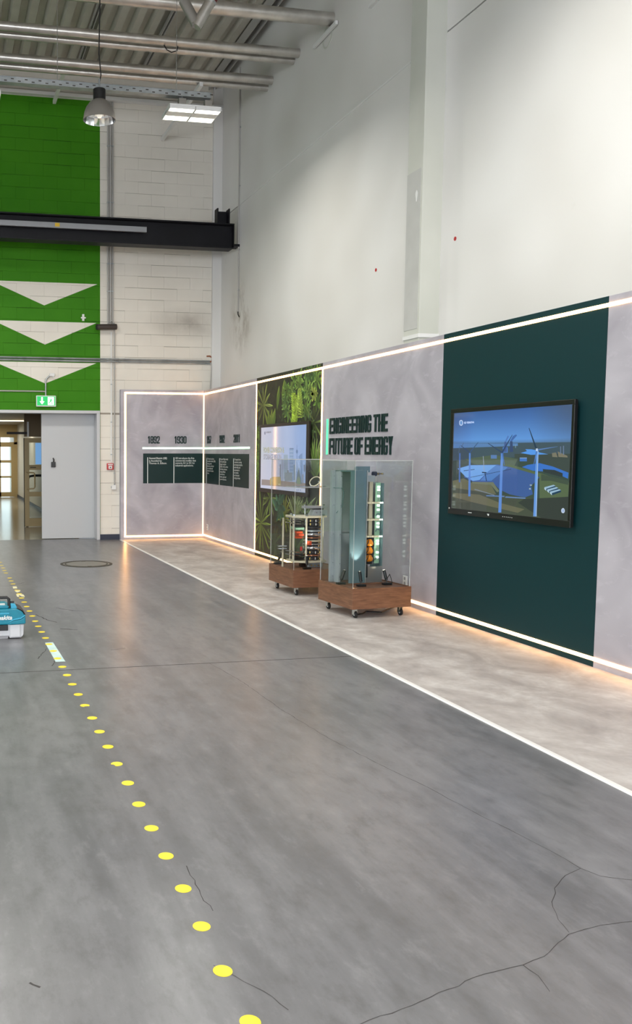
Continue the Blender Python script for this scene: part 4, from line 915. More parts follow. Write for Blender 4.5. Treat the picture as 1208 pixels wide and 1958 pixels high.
for x, z in ((4.36, 0.94), (4.41, 0.945)): MB().cyl((x, yA - 0.06, z), (x, yA - 0.068, z), 0.009, n=6).build('bolt', M['steel'], ps)
# disc on the glass shelf
wf_ = thing('glass_disc_stand', 'round clear disc tilted on a small metal stand on the case shelf', 'exhibit', (4.32, 9.55, 1.244))
MB().box(4.235, 4.44, 9.52, 9.585, 1.244, 1.252).build('stand_plate', M['steel'], wf_)
for x in (4.36, 4.40): MB().cyl((x, 9.55, 1.252), (x, 9.55, 1.31), 0.004, n=8).build('stand_post', M['steel'], wf_)
MB().cyl((4.262, 9.55, 1.252), (4.262, 9.55, 1.28), 0.004, n=8).build('stand_post', M['steel'], wf_)
c0 = Vector((4.315, 9.55, 1.305)); nrm = Vector((-0.66, -0.45, 0.6)).normalized(); a_ = nrm.orthogonal().normalized(); b_ = nrm.cross(a_)
ring = [c0 + (a_ * math.cos(k * math.pi / 14) + b_ * math.sin(k * math.pi / 14)) * 0.066 for k in range(29)]
MB().tube(ring, 0.0062, 8).build('disc_rim', M['ivory'], wf_, smooth=True)
MB().cyl(c0 - nrm * 0.003, c0 + nrm * 0.003, 0.062, n=28).build('disc_glass', M['glass'], wf_)
ps.location.x -= 0.085; wf_.location.x -= 0.06
# spots of the left case
mini_spot('black mini spotlight at the back left of the left display case', 3.945, 9.88, zb, 0.6, 0.55, watts=7.0)
mini_spot('black mini spotlight at the front of the left display case', 4.10, 9.38, zb, 1.3, 0.25, watts=9.0)
mini_spot('black mini spotlight at the right of the left display case', 4.44, 9.39, zb, 2.2, 0.2, watts=9.0)

# right exhibit: tall steel converter module, open on one side
cb = thing('converter_cabinet', 'tall blue-grey steel converter module with orange windings inside', 'exhibit', (4.185, 8.3, zb), RB)
def L(x, y): return (x - 4.24, y - 8.3)
def cbx(name, x0, x1, y0, y1, z0, z1, mt, par=cb, bev=0.0015):
    return MB().box(x0 - 4.24, x1 - 4.24, y0 - 8.3, y1 - 8.3, z0 - zb, z1 - zb).build(name, M[mt], par, local=True, bevel=bev)
cbx('base_board', 4.075, 4.50, 8.19, 8.50, zb, zb + 0.012, 'walnut')
cbx('left_side_sheet', 4.005, 4.045, 8.44, 8.475, zb, 1.462, 'zinc')
cbx('left_flange', 4.045, 4.066, 8.34, 8.475, zb, 1.46, 'zinc')
cbx('rear_sheet', 4.066, 4.30, 8.46, 8.475, 0.80, 1.46, 'zinc')
cbx('lower_rear_sheet', 4.066, 4.30, 8.452, 8.475, zb + 0.012, 0.80, 'zinc')
cbx('front_panel', 4.092, 4.27, 8.215, 8.23, zb + 0.012, 1.462, 'teal_steel')
cbx('top_sheet', 4.045, 4.27, 8.23, 8.46, 1.448, 1.462, 'teal_steel')
cbx('panel_flange', 4.27, 4.276, 8.20, 8.30, zb + 0.012, 1.46, 'brushed')
cbx('top_bracket', 4.215, 4.36, 8.30, 8.36, 1.44, 1.50, 'teal_steel')
cbx('terminal_box', 4.29, 4.37, 8.22, 8.30, 1.345, 1.41, 'zinc')
MB().cyl((*L(4.36, 8.25), 1.425 - zb), (*L(4.40, 8.25), 1.425 - zb), 0.024, n=14).build('connector', M['rubber'], cb, local=True, smooth=True)
for x0, x1, r_ in ((4.40, 4.425, 0.009), (4.425, 4.44, 0.014), (4.44, 4.475, 0.007), (4.475, 4.482, 0.011)):
    MB().cyl((*L(x0, 8.25), 1.425 - zb), (*L(x1, 8.25), 1.425 - zb), r_, n=10).build('connector_pin', M['brass' if r_ < 0.01 else 'steel'], cb, local=True, smooth=True)
cbx('lower_plate', 4.27, 4.475, 8.215, 8.23, zb + 0.012, 0.475, 'brushed')
cbx('right_sheet', 4.472, 4.478, 8.22, 8.44, zb + 0.012, 1.33, 'teal_steel')
cbx('back_plate', 4.478, 4.525, 8.40, 8.41, 0.75, 1.335, 'teal_steel')
cbx('side_reflector', 4.478, 4.545, 8.33, 8.335, 0.52, 0.76, 'zinc')
cbx('chamber_back', 4.276, 4.472, 8.37, 8.38, 0.475, 1.345, 'silver')
for x0, x1, mt in ((4.285, 4.315, 'zinc'), (4.33, 4.345, 'steel'), (4.36, 4.40, 'ivory')): cbx('upright_bar', x0, x1, 8.30, 8.36, 0.78, 1.345, mt)
for z in (1.128, 0.955, 0.782):
    sh = cbx('insulating_shelf', 4.276, 4.472, 8.225, 8.36, z - 0.008, z + 0.008, 'ivory')
    for k in range(9): MB().cyl((*L(4.285 + k * 0.0225, 8.222), z - 0.007 - zb), (*L(4.285 + k * 0.0225, 8.222), z + 0.009 - zb), 0.007, n=8).build('shelf_bead', M['led_node' if k > 6 else 'ivory'], sh, local=True)
# chain of white nodes on a pale green board
gb = cbx('node_board', 4.405, 4.465, 8.262, 8.268, 0.50, 1.335, 'greencard')
for z in (1.29, 1.26, 1.195, 1.10, 1.055, 0.985, 0.915, 0.88, 0.735, 0.705, 0.615, 0.565):
    MB().box(*[v for v in (4.424 - 4.24, 4.448 - 4.24, 8.24 - 8.3, 8.262 - 8.3, z - 0.011 - zb, z + 0.011 - zb)]).build('node', M['led_node'], gb, local=True, bevel=0.003)
for z0, z1 in ((1.20, 1.29), (1.05, 1.19), (0.89, 0.98), (0.62, 0.73)):
    MB().cyl((*L(4.436, 8.254), z0 - zb), (*L(4.436, 8.254), z1 - zb), 0.003, n=6).build('node_wire', M['steel'], gb, local=True)
for z in (0.99, 0.83, 0.535):
    arc = [(4.436 - 4.24 + 0.026 * math.cos(a), 8.25 - 8.3, z - zb + 0.026 * math.sin(a)) for a in [k * math.pi / 8 for k in range(9)]]
    MB().tube(arc, 0.006, 6).build('terminal_arch', M['teal_steel'], gb, local=True, smooth=True)
# three orange windings
wb_ = cbx('winding_box', 4.282, 4.40, 8.29, 8.36, 0.49, 0.775, 'rubber')
for z in (0.715, 0.635, 0.555):
    c0 = Vector((4.348 - 4.24, 8.262 - 8.3, z - zb))
    wd = MB().lathe([(0.0, -0.026), (0.030, -0.026), (0.036, -0.018), (0.036, 0.018), (0.030, 0.026), (0.0, 0.026)], 18)
    rot = Matrix.Rotation(math.radians(72), 4, 'X') @ Matrix.Rotation(math.radians(25), 4, 'Y')
    wd.v = [rot @ v + c0 for v in wd.v]
    w_ = wd.build('winding', M['orange'], cb, local=True, smooth=True)
    for s_ in (-1, 1):
        MB().tube([tuple(c0 + Vector((s_ * 0.02, -0.02, 0.03))), tuple(c0 + Vector((s_ * 0.035, -0.03, 0.0))), tuple(c0 + Vector((s_ * 0.048, -0.01, -0.035)))], 0.004, 6).build('winding_lead', M['rubber'], w_, local=True, smooth=True)
cbx('black_handle', 4.282, 4.296, 8.20, 8.215, 0.365, 0.50, 'black')
for z in (1.40, 1.1, 0.8, 0.5, 0.36):
    for x in (4.03, 4.055): MB().cyl((*L(x, 8.44 if x < 4.04 else 8.34), z - zb), (*L(x, 8.434 if x < 4.04 else 8.334), z - zb), 0.004, n=6).build('rivet', M['steel'], cb, local=True)
MB().tube([(*L(4.02, 8.43), 1.28 - zb), (*L(4.055, 8.325), 1.28 - zb), (*L(4.075, 8.322), 1.24 - zb), (*L(4.065, 8.325), 1.10 - zb), (*L(4.04, 8.40), 1.02 - zb)], 0.004, 6).build('cable', M['teal_steel'], cb, local=True, smooth=True)
mini_spot('black mini spotlight at the back left of the right display case', 3.968, 8.23, zb, 0.5, 0.5, watts=5.0)
mini_spot('black mini spotlight at the front of the right display case, below the cabinet panel', 4.105, 8.055, zb, 1.45, 0.42, watts=9.0)
mini_spot('black mini spotlight at the front right of the right display case', 4.415, 8.11, zb, 2.2, 0.3, watts=7.0)
tag(MB().tube([(4.44, 8.13, zb + 0.01), (4.50, 8.16, zb + 0.012), (4.505, 8.20, 0.36), (4.525, 8.26, 0.385), (4.535, 8.33, 0.33)], 0.004, 6).build('power_cable', M['cable'], smooth=True), 'thin black cable looping inside the right display case', 'cable', 'cables of the right display case')
tag(MB().tube([(4.02, 8.05, 0.014), (4.15, 8.10, 0.013), (4.25, 8.22, 0.013), (4.38, 8.14, 0.013), (4.52, 8.28, 0.014), (4.70, 8.42, 0.014), (4.82, 8.52, 0.013)], 0.007, 6).build('loose_cable', M['cable'], smooth=True), 'black cable lying on the floor under the right plinth', 'cable', 'cables of the right display case')

# ------------------------------------------------------------------ under the roof
def pipe(label, y, z, r_):
    t_ = thing('insulated_pipe', label, 'pipe', (0, y, z), group='silver pipes across the hall')
    MB().cyl((XL + 0.05, y, z), (WX, y, z), r_, n=24).build('cladding', M['alu'], t_, smooth=True)
    for x in (-9.0, -6.0, -3.0, 0.2, 1.75, 3.3, 4.6): MB().cyl((x, y, z), (x + 0.03, y, z), r_ + 0.0015, n=24).build('cladding_band', M['alu'], t_, smooth=True)
    return t_
p1 = pipe('thick silver clad pipe nearest the camera, running into the side wall', 11.36, 7.41, 0.085)
pipe('front pipe of the middle pair of silver pipes under the roof', 12.478, 7.455, 0.062)
pipe('rear pipe of the middle pair of silver pipes under the roof', 12.671, 7.43, 0.052)
pipe('front pipe of the rearmost pair of silver pipes under the roof', 13.541, 7.50, 0.064)
pipe('rear pipe of the rearmost pair of silver pipes under the roof', 13.744, 7.465, 0.052)
du = thing('duct_branch', 'silver V-shaped pipe branch with dark red cap below the roof', 'duct', (3.07, 10.55, 6.7))
MB().cyl((2.93, 10.62, 7.08), (3.075, 10.55, 6.78), 0.062, n=20).build('left_arm', M['lampgrey'], du, smooth=True)
MB().cyl((3.065, 10.55, 6.755), (3.245, 10.5, 7.06), 0.066, n=20).build('right_arm', M['alu'], du, smooth=True)
MB().cyl((3.225, 10.506, 7.03), (3.24, 10.5, 7.055), 0.074, n=20).build('collar', M['steel'], du, smooth=True)
MB().cyl((3.24, 10.5, 7.055), (3.285, 10.488, 7.13), 0.068, n=20).build('end_cap', M['darkred'], du, smooth=True)
MB().cyl((2.93, 10.62, 7.08), (2.93, 10.62, RZ), 0.006, n=6).build('hanger', M['steel'], du)
br = thing('rail_bracket', 'white wall rail bracket where the thick silver pipe meets the wall', 'bracket', (WX, 11.5, 7.25))
MB().box(WX - 0.05, WX - 0.012, 11.15, 11.87, 7.25, 7.30).build('rail', M['white_metal'], br, bevel=0.004)
for y0 in (11.2, 11.5, 11.8): MB().cyl((WX - 0.013, y0, 7.28), (WX, y0, 7.28), 0.012, n=8).build('anchor', M['steel'], br)
MB().lathe([(0.125, 0.0), (0.15, 0.0), (0.15, 0.006), (0.125, 0.006)], 24).build('wall_collar', M['pilaster'], br, local=True, smooth=True).rotation_euler = (0, -math.pi / 2, 0)
tag(MB().box(WX - 0.045, WX, 9.4, 10.25, 7.02, 7.06).build('support_rail', M['white_metal'], bevel=0.004), 'white wall rail cut by the top edge of the picture near the pilaster', 'rail')

ct = thing('cable_tray', 'perforated galvanised cable tray hanging across the hall above the green wall', 'cable tray', (-1, 11.2, 6.18))
yt, zt_ = 11.20, 6.212
MB().box(XL + 0.1, 3.45, yt - 0.05, yt + 0.05, zt_ - 0.03, zt_ - 0.027).build('tray_bottom', M['galv'], ct)
for s_ in (-1, 1): MB().box(XL + 0.1, 3.45, yt + s_ * 0.05 - 0.0015, yt + s_ * 0.05 + 0.0015, zt_ - 0.03, zt_ + 0.035).build('tray_side', M['galv'], ct)
MB().box(XL + 0.1, 3.45, yt - 0.065, yt - 0.0515, zt_ + 0.031, zt_ + 0.035).build('tray_lip', M['galv'], ct)
slot = None
for k in range(34):
    xk = 0.65 + k * 0.085
    if slot is None:
        slot = MB().box(-0.018, 0.018, -0.0006, 0.0006, -0.006, 0.006).build('slot', M['iron'], ct, local=True); so_ = slot
    else:
        so_ = slot.copy(); COL.objects.link(so_); so_.parent = ct
    so_.location = Vector((xk, yt - 0.0522, zt_ + (0.012 if k % 2 else -0.012))) - wat(ct)
for x in (-6.0, -3.0, 1.47, 3.0): MB().cyl((x, yt, zt_ - 0.03), (x, yt, RZ), 0.004, n=6).build('hanger_rod', M['steel'], ct)
for x in (3.08, 3.42): MB().cyl((x, yt, zt_ - 0.03), (x, yt, 6.18), 0.012, n=8).build('drop_bracket', M['galv'], ct)

pl = thing('pendant_lamp', 'grey bell-shaped industrial pendant lamp with faceted reflector on a long cable', 'pendant lamp', (1.975, 11.06, 5.768))
px0, py0, pz0 = 1.975, 11.06, 5.768
MB().lathe([(0.198, 0.0), (0.205, 0.004), (0.190, 0.09), (0.165, 0.155), (0.125, 0.21), (0.09, 0.235), (0.075, 0.245), (0.0, 0.245)], 32, c=(px0, py0, pz0)).build('shade', M['lampgrey'], pl, smooth=True)
rf = MB().lathe([(0.197, 0.002), (0.182, 0.09), (0.155, 0.15), (0.11, 0.195), (0.04, 0.215), (0, 0.215)], 18, c=(px0, py0, pz0)).build('reflector', M['reflector'], pl)
MB().lathe([(0, 0.0), (0.022, 0.004), (0.038, 0.03), (0.04, 0.06), (0.028, 0.10), (0.02, 0.15), (0.02, 0.2), (0, 0.2)], 16, c=(px0, py0, pz0 + 0.03)).build('bulb', M['bulb'], pl, smooth=True)
MB().cyl((px0, py0, pz0 + 0.245), (px0, py0, pz0 + 0.375), 0.078, n=24).build('ballast_housing', M['black'], pl, smooth=True, bevel=0.004)
MB().cyl((px0, py0, pz0 + 0.375), (px0, py0, pz0 + 0.50), 0.012, n=8).build('hook', M['galv'], pl)
MB().tube([(px0, py0, pz0 + 0.45), (px0 + 0.02, py0, pz0 + 0.55), (px0 - 0.005, py0, pz0 + 0.8), (px0 + 0.008, py0, pz0 + 1.4), (px0, py0, RZ)], 0.0075, 6).build('cable', M['cable'], pl, smooth=True)
tag(MB().tube([(3.16, 12.478, 7.40), (3.19, 12.44, 7.32), (3.26, 12.44, 7.29), (3.34, 12.44, 7.32), (3.36, 12.478, 7.40)], 0.008, 6).build('cable_loop', M['cable'], smooth=True), 'short dark cable loop hanging from the middle pair of silver pipes', 'cable')

# black crane beam in front of the end wall
cbm = thing('crane_beam', 'black steel crane beam with grey busbar rail across the end wall', 'crane beam', (-3, 15.1, 5.2))
X1 = 5.085
MB().box(XL + 0.05, X1, 14.98, 15.24, 5.622, 5.645).build('top_flange', M['black_steel'], cbm, bevel=0.003)
MB().box(XL + 0.05, X1 - 0.02, 14.98, 15.24, 5.215, 5.238).build('bottom_flange', M['black_steel'], cbm, bevel=0.003)
MB().box(XL + 0.05, X1 - 0.01, 15.10, 15.12, 5.238, 5.622).build('web', M['black_steel'], cbm)
MB().box(X1 - 0.012, X1, 14.99, 15.23, 5.24, 5.622).build('end_plate', M['black_steel'], cbm)
MB().box(X1, WX, 15.0, 15.22, 5.26, 5.30).build('support_bracket', M['black_steel'], cbm)
st = MB().box(4.77, 4.79, 14.99, 15.15, 5.645, 5.90).box(4.98, 5.0, 14.99, 15.15, 5.645, 5.90).box(4.79, 4.98, 15.13, 15.15, 5.645, 5.88).build('post_stub', M['black_steel'], cbm)
rl = MB().box(XL + 0.1, 3.49, 14.93, 14.975, 5.41, 5.50).build('busbar_rail', M['grey_rail'], cbm, bevel=0.004)
for x in (-2.0, 1.2, 3.1): MB().box(x, x + 0.05, 14.975, 15.10, 5.42, 5.49).build('rail_support', M['black_steel'], cbm)
MB().box(1.905, 1.985, 14.928, 14.93, 5.43, 5.49).build('warning_sticker', mat('yellow_sticker', (214, 176, 40), 0.5), rl)

# ------------------------------------------------------------------ conduits and fittings on the end wall
def tube_thing(name, label, cat, pts, r_, m_, group=None, clips=()):
    t_ = thing(name, label, cat, pts[0], group=group)
    MB().tube(pts, r_, 8).build('conduit_tube', M[m_], t_, smooth=True)
    for c in clips: MB().box(c[0] - r_ * 1.12, c[0] + r_ * 1.12, c[1] - r_, WY, c[2] - 0.008, c[2] + 0.008).build('clip', M['galv'], t_)
    return t_
yc = WY - 0.022
G2 = 'conduits on the end wall'
for x, r_, lab in ((3.03, 0.017, 'left'), (3.075, 0.02, 'middle'), (3.12, 0.015, 'right')):
    tube_thing('conduit', '%s of three grey upright conduits beside the green field' % lab, 'conduit', [(x, yc, 3.99), (x, yc, 7.98)], r_, 'conduit', G2, [(x, yc, z) for z in (4.6, 5.1, 6.2, 7.2)])
tube_thing('conduit', 'left of two thin conduits dropping to the red fire alarm box', 'conduit', [(3.092, yc, 3.86), (3.092, yc, 1.45)], 0.014, 'white_metal', G2, [(3.092, yc, z) for z in (1.6, 2.2, 2.9)])
tube_thing('conduit', 'right of two thin conduits dropping to the white junction box', 'conduit', [(3.045, yc - 0.045, 4.03), (3.09, yc - 0.05, 4.065), (3.15, yc - 0.04, 4.0), (3.152, yc, 3.9), (3.152, yc, 1.05)], 0.012, 'conduit', G2, [(3.152, yc, z) for z in (1.25, 1.9, 2.6, 3.2)])
for k, z in enumerate((3.318, 3.362)):
    tube_thing('conduit', '%s of the two level conduits across the end wall above the display panel' % ('lower', 'upper')[k], 'conduit', [(-3.0, yc - 0.002, z), (3.0, yc - 0.002, z), (3.03, yc - 0.03, z), (3.21, yc - 0.03, z), (3.24, yc - 0.002, z), (4.99, yc - 0.002, z)], 0.017, 'galv', G2, [(x, yc, z) for x in (0.4, 1.4, 2.4, 3.9, 4.6)])
tag(MB().tube([(4.93, yc, 3.455), (4.99, yc, 3.46), (5.035, yc, 3.43), (5.04, yc, 3.38), (5.0, yc, 3.345)], 0.013, 8).build('cable_end', M['rust'], smooth=True), 'short orange-brown cable bending back above the level conduits', 'cable')
tag(MB().tube([(4.99, yc - 0.01, 3.33), (5.005, yc - 0.055, 3.29), (5.005, yc - 0.06, 3.2), (4.985, yc - 0.055, 2.80)], 0.010, 8).build('cable_drop', M['conduit'], smooth=True), 'thin grey cable dropping behind the inner corner of the display wall', 'cable')
tube_thing('conduit', 'short dark conduit running level to the exit sign', 'conduit', [(-2.0, yc, 2.755), (1.80, yc, 2.755), (1.855, yc, 2.752)], 0.012, 'conduit', G2)
tube_thing('conduit', 'bent conduit rising from the exit sign to a white box', 'conduit', [(1.865, yc, 2.66), (1.865, yc, 2.93), (1.885, yc, 2.99), (1.94, yc, 3.04)], 0.014, 'galv', G2)
tag(MB().box(1.935, 2.03, WY - 0.05, WY, 3.03, 3.085).box(1.99, 2.01, WY - 0.06, WY - 0.05, 3.0, 3.03).build('small_junction_box', M['white_plastic'], bevel=0.005), 'small white junction box above the exit sign', 'junction box')
bk = thing('clamp_bracket', 'small white clamp fixed on the green field between two painted arrows', 'bracket', (2.565, WY, 4.05))
MB().box(2.545, 2.585, WY - 0.03, WY, 4.05, 4.17).build('clamp_bar', M['white_metal'], bk, bevel=0.003)
MB().box(2.52, 2.61, WY - 0.045, WY - 0.03, 4.09, 4.115).build('cross_bar', M['white_metal'], bk, bevel=0.003)
em = thing('tube_spotlight', 'dark brown tube-shaped wall light beside the upright conduits', 'wall light', (3.0, WY, 3.88))
MB().cyl((2.80, WY - 0.16, 3.925), (3.17, WY - 0.12, 3.945), 0.052, n=20).build('tube_body', mat('dark_brown_metal', (62, 54, 50), 0.5), em, smooth=True, bevel=0.004)
MB().cyl((2.785, WY - 0.162, 3.924), (2.80, WY - 0.16, 3.925), 0.05, 0.052, n=20).build('front_lens', M['rubber'], em)
MB().box(3.02, 3.10, WY - 0.1, WY, 3.91, 3.96).build('arm', M['cable'], em)

ex = thing('exit_sign', 'lit green and white emergency exit sign above the sliding door', 'exit sign', (1.865, WY, 2.47))
MB().box(1.685, 2.048, WY - 0.075, WY - 0.02, 2.475, 2.675).build('housing', M['white_plastic'], ex, bevel=0.008)
MB().box(1.84, 1.89, WY - 0.02, WY, 2.56, 2.62).build('wall_mount', M['white_plastic'], ex)
MB().box(1.70, 2.033, WY - 0.078, WY - 0.075, 2.495, 2.660).build('lit_panel', M['exit_green'], ex)
fx = lambda u, v, d: (1.70 + u, WY - 0.0785 - d, 2.495 + v)
b = MB()
b.prism([(0.075, 0.06), (0.105, 0.06), (0.105, 0.15), (0.075, 0.15)], fx, 0, 0.001).prism([(0.045, 0.075), (0.09, 0.018), (0.135, 0.075), (0.11, 0.075), (0.09, 0.05), (0.07, 0.075)], fx, 0, 0.001)
b.build('arrow', M['exit_white'], ex)
b = MB().prism([(0.195, 0.01), (0.31, 0.01), (0.31, 0.155), (0.195, 0.155)], fx, 0, 0.001); b.build('door_symbol', M['exit_white'], ex)
b = MB()
for q in ([(0.246, 0.125), (0.262, 0.125), (0.262, 0.143), (0.246, 0.143)], [(0.235, 0.075), (0.258, 0.068), (0.268, 0.115), (0.248, 0.12)], [(0.235, 0.075), (0.250, 0.07), (0.225, 0.045), (0.205, 0.04), (0.21, 0.05)], [(0.245, 0.072), (0.258, 0.07), (0.285, 0.045), (0.275, 0.02), (0.268, 0.022), (0.27, 0.043)], [(0.262, 0.11), (0.29, 0.09), (0.286, 0.082), (0.258, 0.1)], [(0.25, 0.115), (0.225, 0.105), (0.215, 0.085), (0.222, 0.082), (0.232, 0.098)]):
    b.prism(q, fx, 0.001, 0.002)
b.build('running_figure', M['exit_green'], ex)

fa = thing('fire_alarm_box', 'small red fire alarm call point on the white blocks beside the door', 'fire alarm', (3.066, WY, 1.31))
MB().box(3.005, 3.127, WY - 0.055, WY, 1.315, 1.435).build('housing', M['red'], fa, bevel=0.006)
MB().box(3.02, 3.112, WY - 0.058, WY - 0.055, 1.402, 1.422).build('label_strip', M['white_plastic'], fa)
MB().box(3.03, 3.10, WY - 0.059, WY - 0.055, 1.33, 1.39).build('press_glass', M['white_plastic'], fa, bevel=0.002)
MB().cyl((3.065, WY - 0.059, 1.358), (3.065, WY - 0.064, 1.358), 0.012, n=12).build('button', M['black'], fa)
jb = thing('junction_box', 'small white junction box low on the wall below the fire alarm', 'junction box', (3.14, WY, 0.93))
MB().box(3.095, 3.18, WY - 0.05, WY, 0.94, 1.03).build('box_body', M['white_plastic'], jb, bevel=0.006)
MB().cyl((3.152, WY - 0.025, 1.03), (3.152, WY - 0.025, 1.055), 0.014, n=10).build('gland', M['tank2'], jb)
MB().cyl((3.085, WY - 0.025, 0.99), (3.095, WY - 0.025, 0.99), 0.014, n=10).build('gland', M['tank2'], jb)
vc = thing('conduit', 'long thin upright conduit on the side wall near the corner', 'conduit', (WX, 15.03, 4.1), group='conduits on the side wall')
MB().tube([(WX - 0.014, 15.045, 8.33), (WX - 0.014, 15.03, 6.2), (WX - 0.014, 15.02, 4.13)], 0.013, 8).build('conduit_tube', M['conduit'], vc, smooth=True)
MB().tube([(WX - 0.014, 15.02, 4.14), (WX - 0.02, 15.0, 4.08), (WX - 0.01, 14.96, 4.03)], 0.010, 6).build('cable_end', M['cable'], vc, smooth=True)
for z in (4.5, 5.2, 6.3, 7.3): MB().box(WX - 0.02, WX, 15.0, 15.055, z, z + 0.015).build('clip', M['galv'], vc)

# ------------------------------------------------------------------ things on the floor
ORD = ['', 'first', 'second', 'third', 'fourth', 'fifth', 'sixth', 'seventh', 'eighth', 'ninth', 'tenth', 'eleventh', 'twelfth', 'thirteenth', 'fourteenth', 'fifteenth', 'sixteenth', 'seventeenth', 'eighteenth', 'nineteenth', 'twentieth']
def ordinal(n):
    return ORD[n] if n <= 20 else ({2: 'twenty-', 3: 'thirty-', 4: 'forty-'}[n // 10] + ORD[n % 10] if n % 10 else {3: 'thirtieth', 4: 'fortieth'}[n // 10])
dot_y = [2.29, 2.544, 2.809, 3.076, 3.348, 3.616, 3.882, 4.149, 4.421, 4.697, 4.967, 5.236, 5.51, 5.774, 6.041, 6.301, 6.556, 6.83, 7.097, 7.359, 7.618, 7.886, 8.149, 8.406, 8.68, 8.96, 9.233, 9.513, 9.79, 10.095, 10.363, 10.865, 11.126, 11.392, 11.88, 12.133, 12.401, 12.683, 13.057]
dot_x = [0.85, 0.85, 0.86, 0.868, 0.871, 0.874, 0.877, 0.881, 0.879, 0.883, 0.883, 0.885, 0.883, 0.88, 0.878, 0.877, 0.876, 0.874, 0.873, 0.868, 0.869, 0.865, 0.861, 0.859, 0.859, 0.857, 0.853, 0.852, 0.847, 0.847, 0.843, 0.836, 0.831, 0.833, 0.819, 0.814, 0.815, 0.811, 0.815]
def disc(worn=0):
    n = 40; P = []
    for k in range(n):
        a = 2 * math.pi * k / n; r_ = 0.0312
        if worn and abs(((a - worn + math.pi) % (2 * math.pi)) - math.pi) < 0.45: r_ *= R.uniform(0.45, 0.75)
        P.append((r_ * math.cos(a), r_ * math.sin(a)))
    return MB().prism(P, lambda u, v, d: (u, v, d), 0.0, 0.0011)
proto = None
for k, (x, y) in enumerate(zip(dot_x, dot_y)):
    n = k + 1
    worn = {9: 3.7, 13: 5.0, 31: 1.0}.get(n, 0)
    if worn: o = disc(worn).build('marker_dot', M['yellow'], origin=(0, 0, 0))
    elif proto is None: o = proto = disc().build('marker_dot', M['yellow'], origin=(0, 0, 0))
    else: o = proto.copy(); COL.objects.link(o)
    on_tape = 6.73 < y < 7.43
    o.location = (x, y, 0.0013 if on_tape else 0.0002)
    tag(o, ('%syellow floor dot%s, %s from the bottom edge of the picture' % ('torn ' if worn else '', ' on pale blue tape' if on_tape else '', ordinal(n))), 'floor marking', 'row of yellow floor dots')
tag(MB().prism([(0.846, 6.727), (0.922, 6.722), (0.912, 7.43), (0.842, 7.427)], lambda u, v, d: (u, v, d), 0.0002, 0.0012).build('tape_strip', M['pale_tape']), 'pale blue strip of floor tape lying under three yellow dots', 'floor tape')
for pts, lab in (([(0.808, 10.50), (0.858, 10.50), (0.862, 10.66), (0.815, 10.66)], 'upper square scrap of worn cream floor tape in the dot row'),
                 ([(0.812, 10.30), (0.83, 10.18), (0.85, 10.22), (0.872, 10.27), (0.885, 10.37), (0.84, 10.34)], 'middle scrap of worn cream floor tape in the dot row'),
                 ([(0.806, 9.88), (0.83, 9.88), (0.835, 10.02), (0.858, 9.9), (0.893, 9.87), (0.89, 10.02), (0.85, 10.12), (0.806, 10.06)], 'ragged lower scrap of worn cream floor tape in the dot row')):
    tag(MB().prism(pts, lambda u, v, d: (u, v, d), 0.0001, 0.0008).build('tape_scrap', M['cream_tape']), lab, 'floor tape', 'worn tape scraps')

mh = thing('manhole_cover', 'round manhole cover with dark iron ring set in the concrete floor', 'manhole cover', (2.05, 12.62, 0.0))
MB().lathe([(0.345, 0.001), (0.385, 0.001), (0.385, 0.004), (0.345, 0.004), (0.345, 0.001)], 48).build('outer_ring', M['iron'], mh, local=True)
MB().lathe([(0.322, 0.0008), (0.343, 0.0008), (0.343, 0.002), (0.322, 0.002), (0.322, 0.0008)], 48).build('gap_ring', M['lid'], mh, local=True)
MB().lathe([(0.300, 0.001), (0.320, 0.001), (0.320, 0.005), (0.300, 0.005), (0.300, 0.001)], 48).build('inner_ring', M['iron'], mh, local=True)
MB().lathe([(0.0, 0.003), (0.299, 0.003), (0.299, 0.0005), (0.0, 0.0005)], 48).build('lid', M['lid'], mh, local=True)
for s_ in (-1, 1): MB().box(-0.03, 0.03, s_ * 0.30 - 0.025, s_ * 0.30 + 0.025, 0.001, 0.0065).build('lift_slot', M['iron'], mh, local=True)

# teal cordless vacuum, cut by the left edge of the picture
vc = thing('vacuum_cleaner', 'teal and pale grey box-shaped cordless vacuum with black handle at the left edge', 'vacuum cleaner', (0.42, 7.78, 0.0))
yf, yb = 7.632, 7.92
fv = lambda u, v, d: (u, d, v)
MB().prism([(0.19, 0.025), (0.548, 0.025), (0.552, 0.006), (0.655, 0.006), (0.676, 0.03), (0.682, 0.132), (0.17, 0.132)], fv, yf + 0.012, yb - 0.012).build('dust_tank', M['tank'], vc, bevel=0.008)
MB().prism([(0.20, 0.0), (0.54, 0.0), (0.545, 0.028), (0.195, 0.028)], fv, yf + 0.02, yb - 0.02).build('base_pad', M['tank2'], vc, bevel=0.004)
MB().box(0.555, 0.648, yf + 0.002, yf + 0.014, 0.014, 0.128).build('tank_pad', M['tank'], vc, bevel=0.01)
MB().prism([(0.15, 0.128), (0.688, 0.128), (0.692, 0.20), (0.662, 0.245), (0.612, 0.268), (0.15, 0.268)], fv, yf, yb).build('motor_head', M['teal'], vc, bevel=0.01)
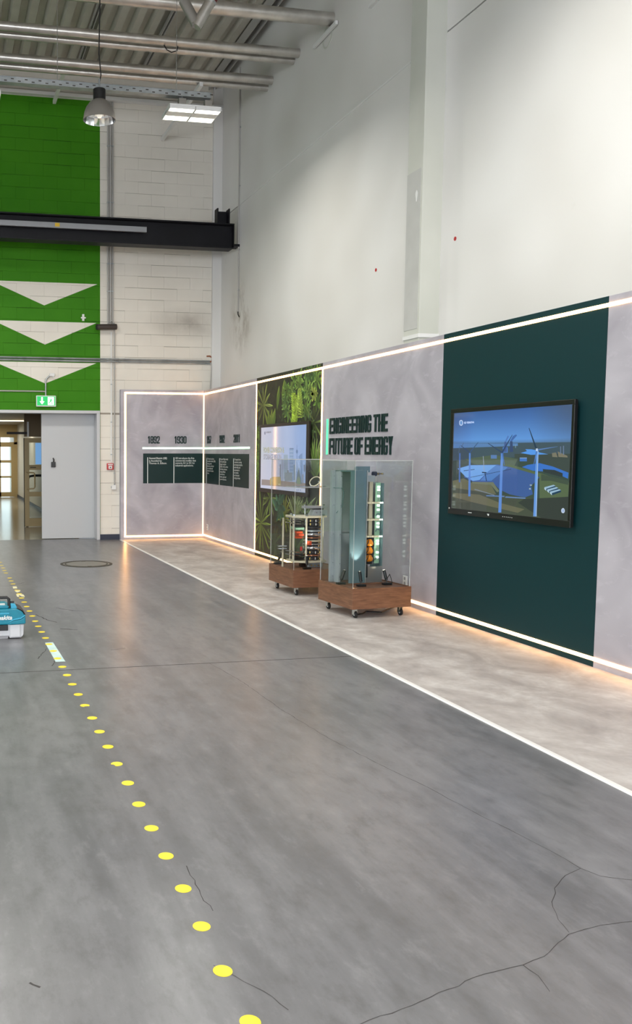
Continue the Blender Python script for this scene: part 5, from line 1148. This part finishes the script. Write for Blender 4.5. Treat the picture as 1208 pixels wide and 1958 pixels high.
MB().prism([(0.545, 0.128), (0.694, 0.134), (0.694, 0.205), (0.655, 0.176), (0.585, 0.165), (0.55, 0.150)], fv, yf - 0.012, yf + 0.03).build('corner_bumper', M['teal'], vc, bevel=0.008)
MB().prism([(0.553, 0.152), (0.587, 0.168), (0.655, 0.179), (0.692, 0.206), (0.692, 0.214), (0.65, 0.19), (0.58, 0.176)], fv, yf - 0.013, yf + 0.02).build('bumper_edge', M['teal_light'], vc, bevel=0.003)
MB().prism([(0.612, 0.262), (0.626, 0.272), (0.672, 0.25), (0.698, 0.21), (0.694, 0.20), (0.662, 0.245)], fv, yf + 0.02, yb - 0.02).build('rear_band', M['black'], vc, bevel=0.006)
MB().prism([(0.16, 0.268), (0.54, 0.268), (0.555, 0.285), (0.53, 0.298), (0.16, 0.298)], fv, yf + 0.03, yb - 0.03).build('lid', M['teal'], vc, bevel=0.006)
MB().box(0.16, 0.55, yf - 0.002, yf + 0.01, 0.222, 0.236).build('lid_rib', M['teal_light'], vc, bevel=0.003)
MB().prism([(0.57, 0.262), (0.63, 0.262), (0.605, 0.305), (0.565, 0.31)], fv, yf + 0.05, yb - 0.08).build('hose_port', M['teal_light'], vc, bevel=0.005)
MB().box(0.565, 0.60, yf + 0.07, yf + 0.09, 0.31, 0.325).build('port_catch', M['black'], vc)
MB().tube([(0.15, yf + 0.06, 0.29), (0.15, yf + 0.06, 0.35), (0.17, yf + 0.06, 0.362), (0.535, yf + 0.06, 0.364), (0.553, yf + 0.06, 0.348), (0.555, yf + 0.06, 0.27)], 0.0135, 10).build('carry_handle', M['black'], vc, smooth=True)
MB().box(0.465, 0.54, yf - 0.004, yf + 0.015, 0.078, 0.128).build('latch', M['black'], vc, bevel=0.004)
MB().box(0.43, 0.52, yf + 0.06, yf + 0.13, 0.298, 0.2995).build('paper_label', M['white_plastic'], vc)
lt = text_mesh('makita', 0.052, lambda u, v, d: (u, yf - 0.0012, v), 0.436, 0.176, vc, M['white_plastic'], name='logo_text', bold=0.0016, shear=0.25, wscale=1.0)
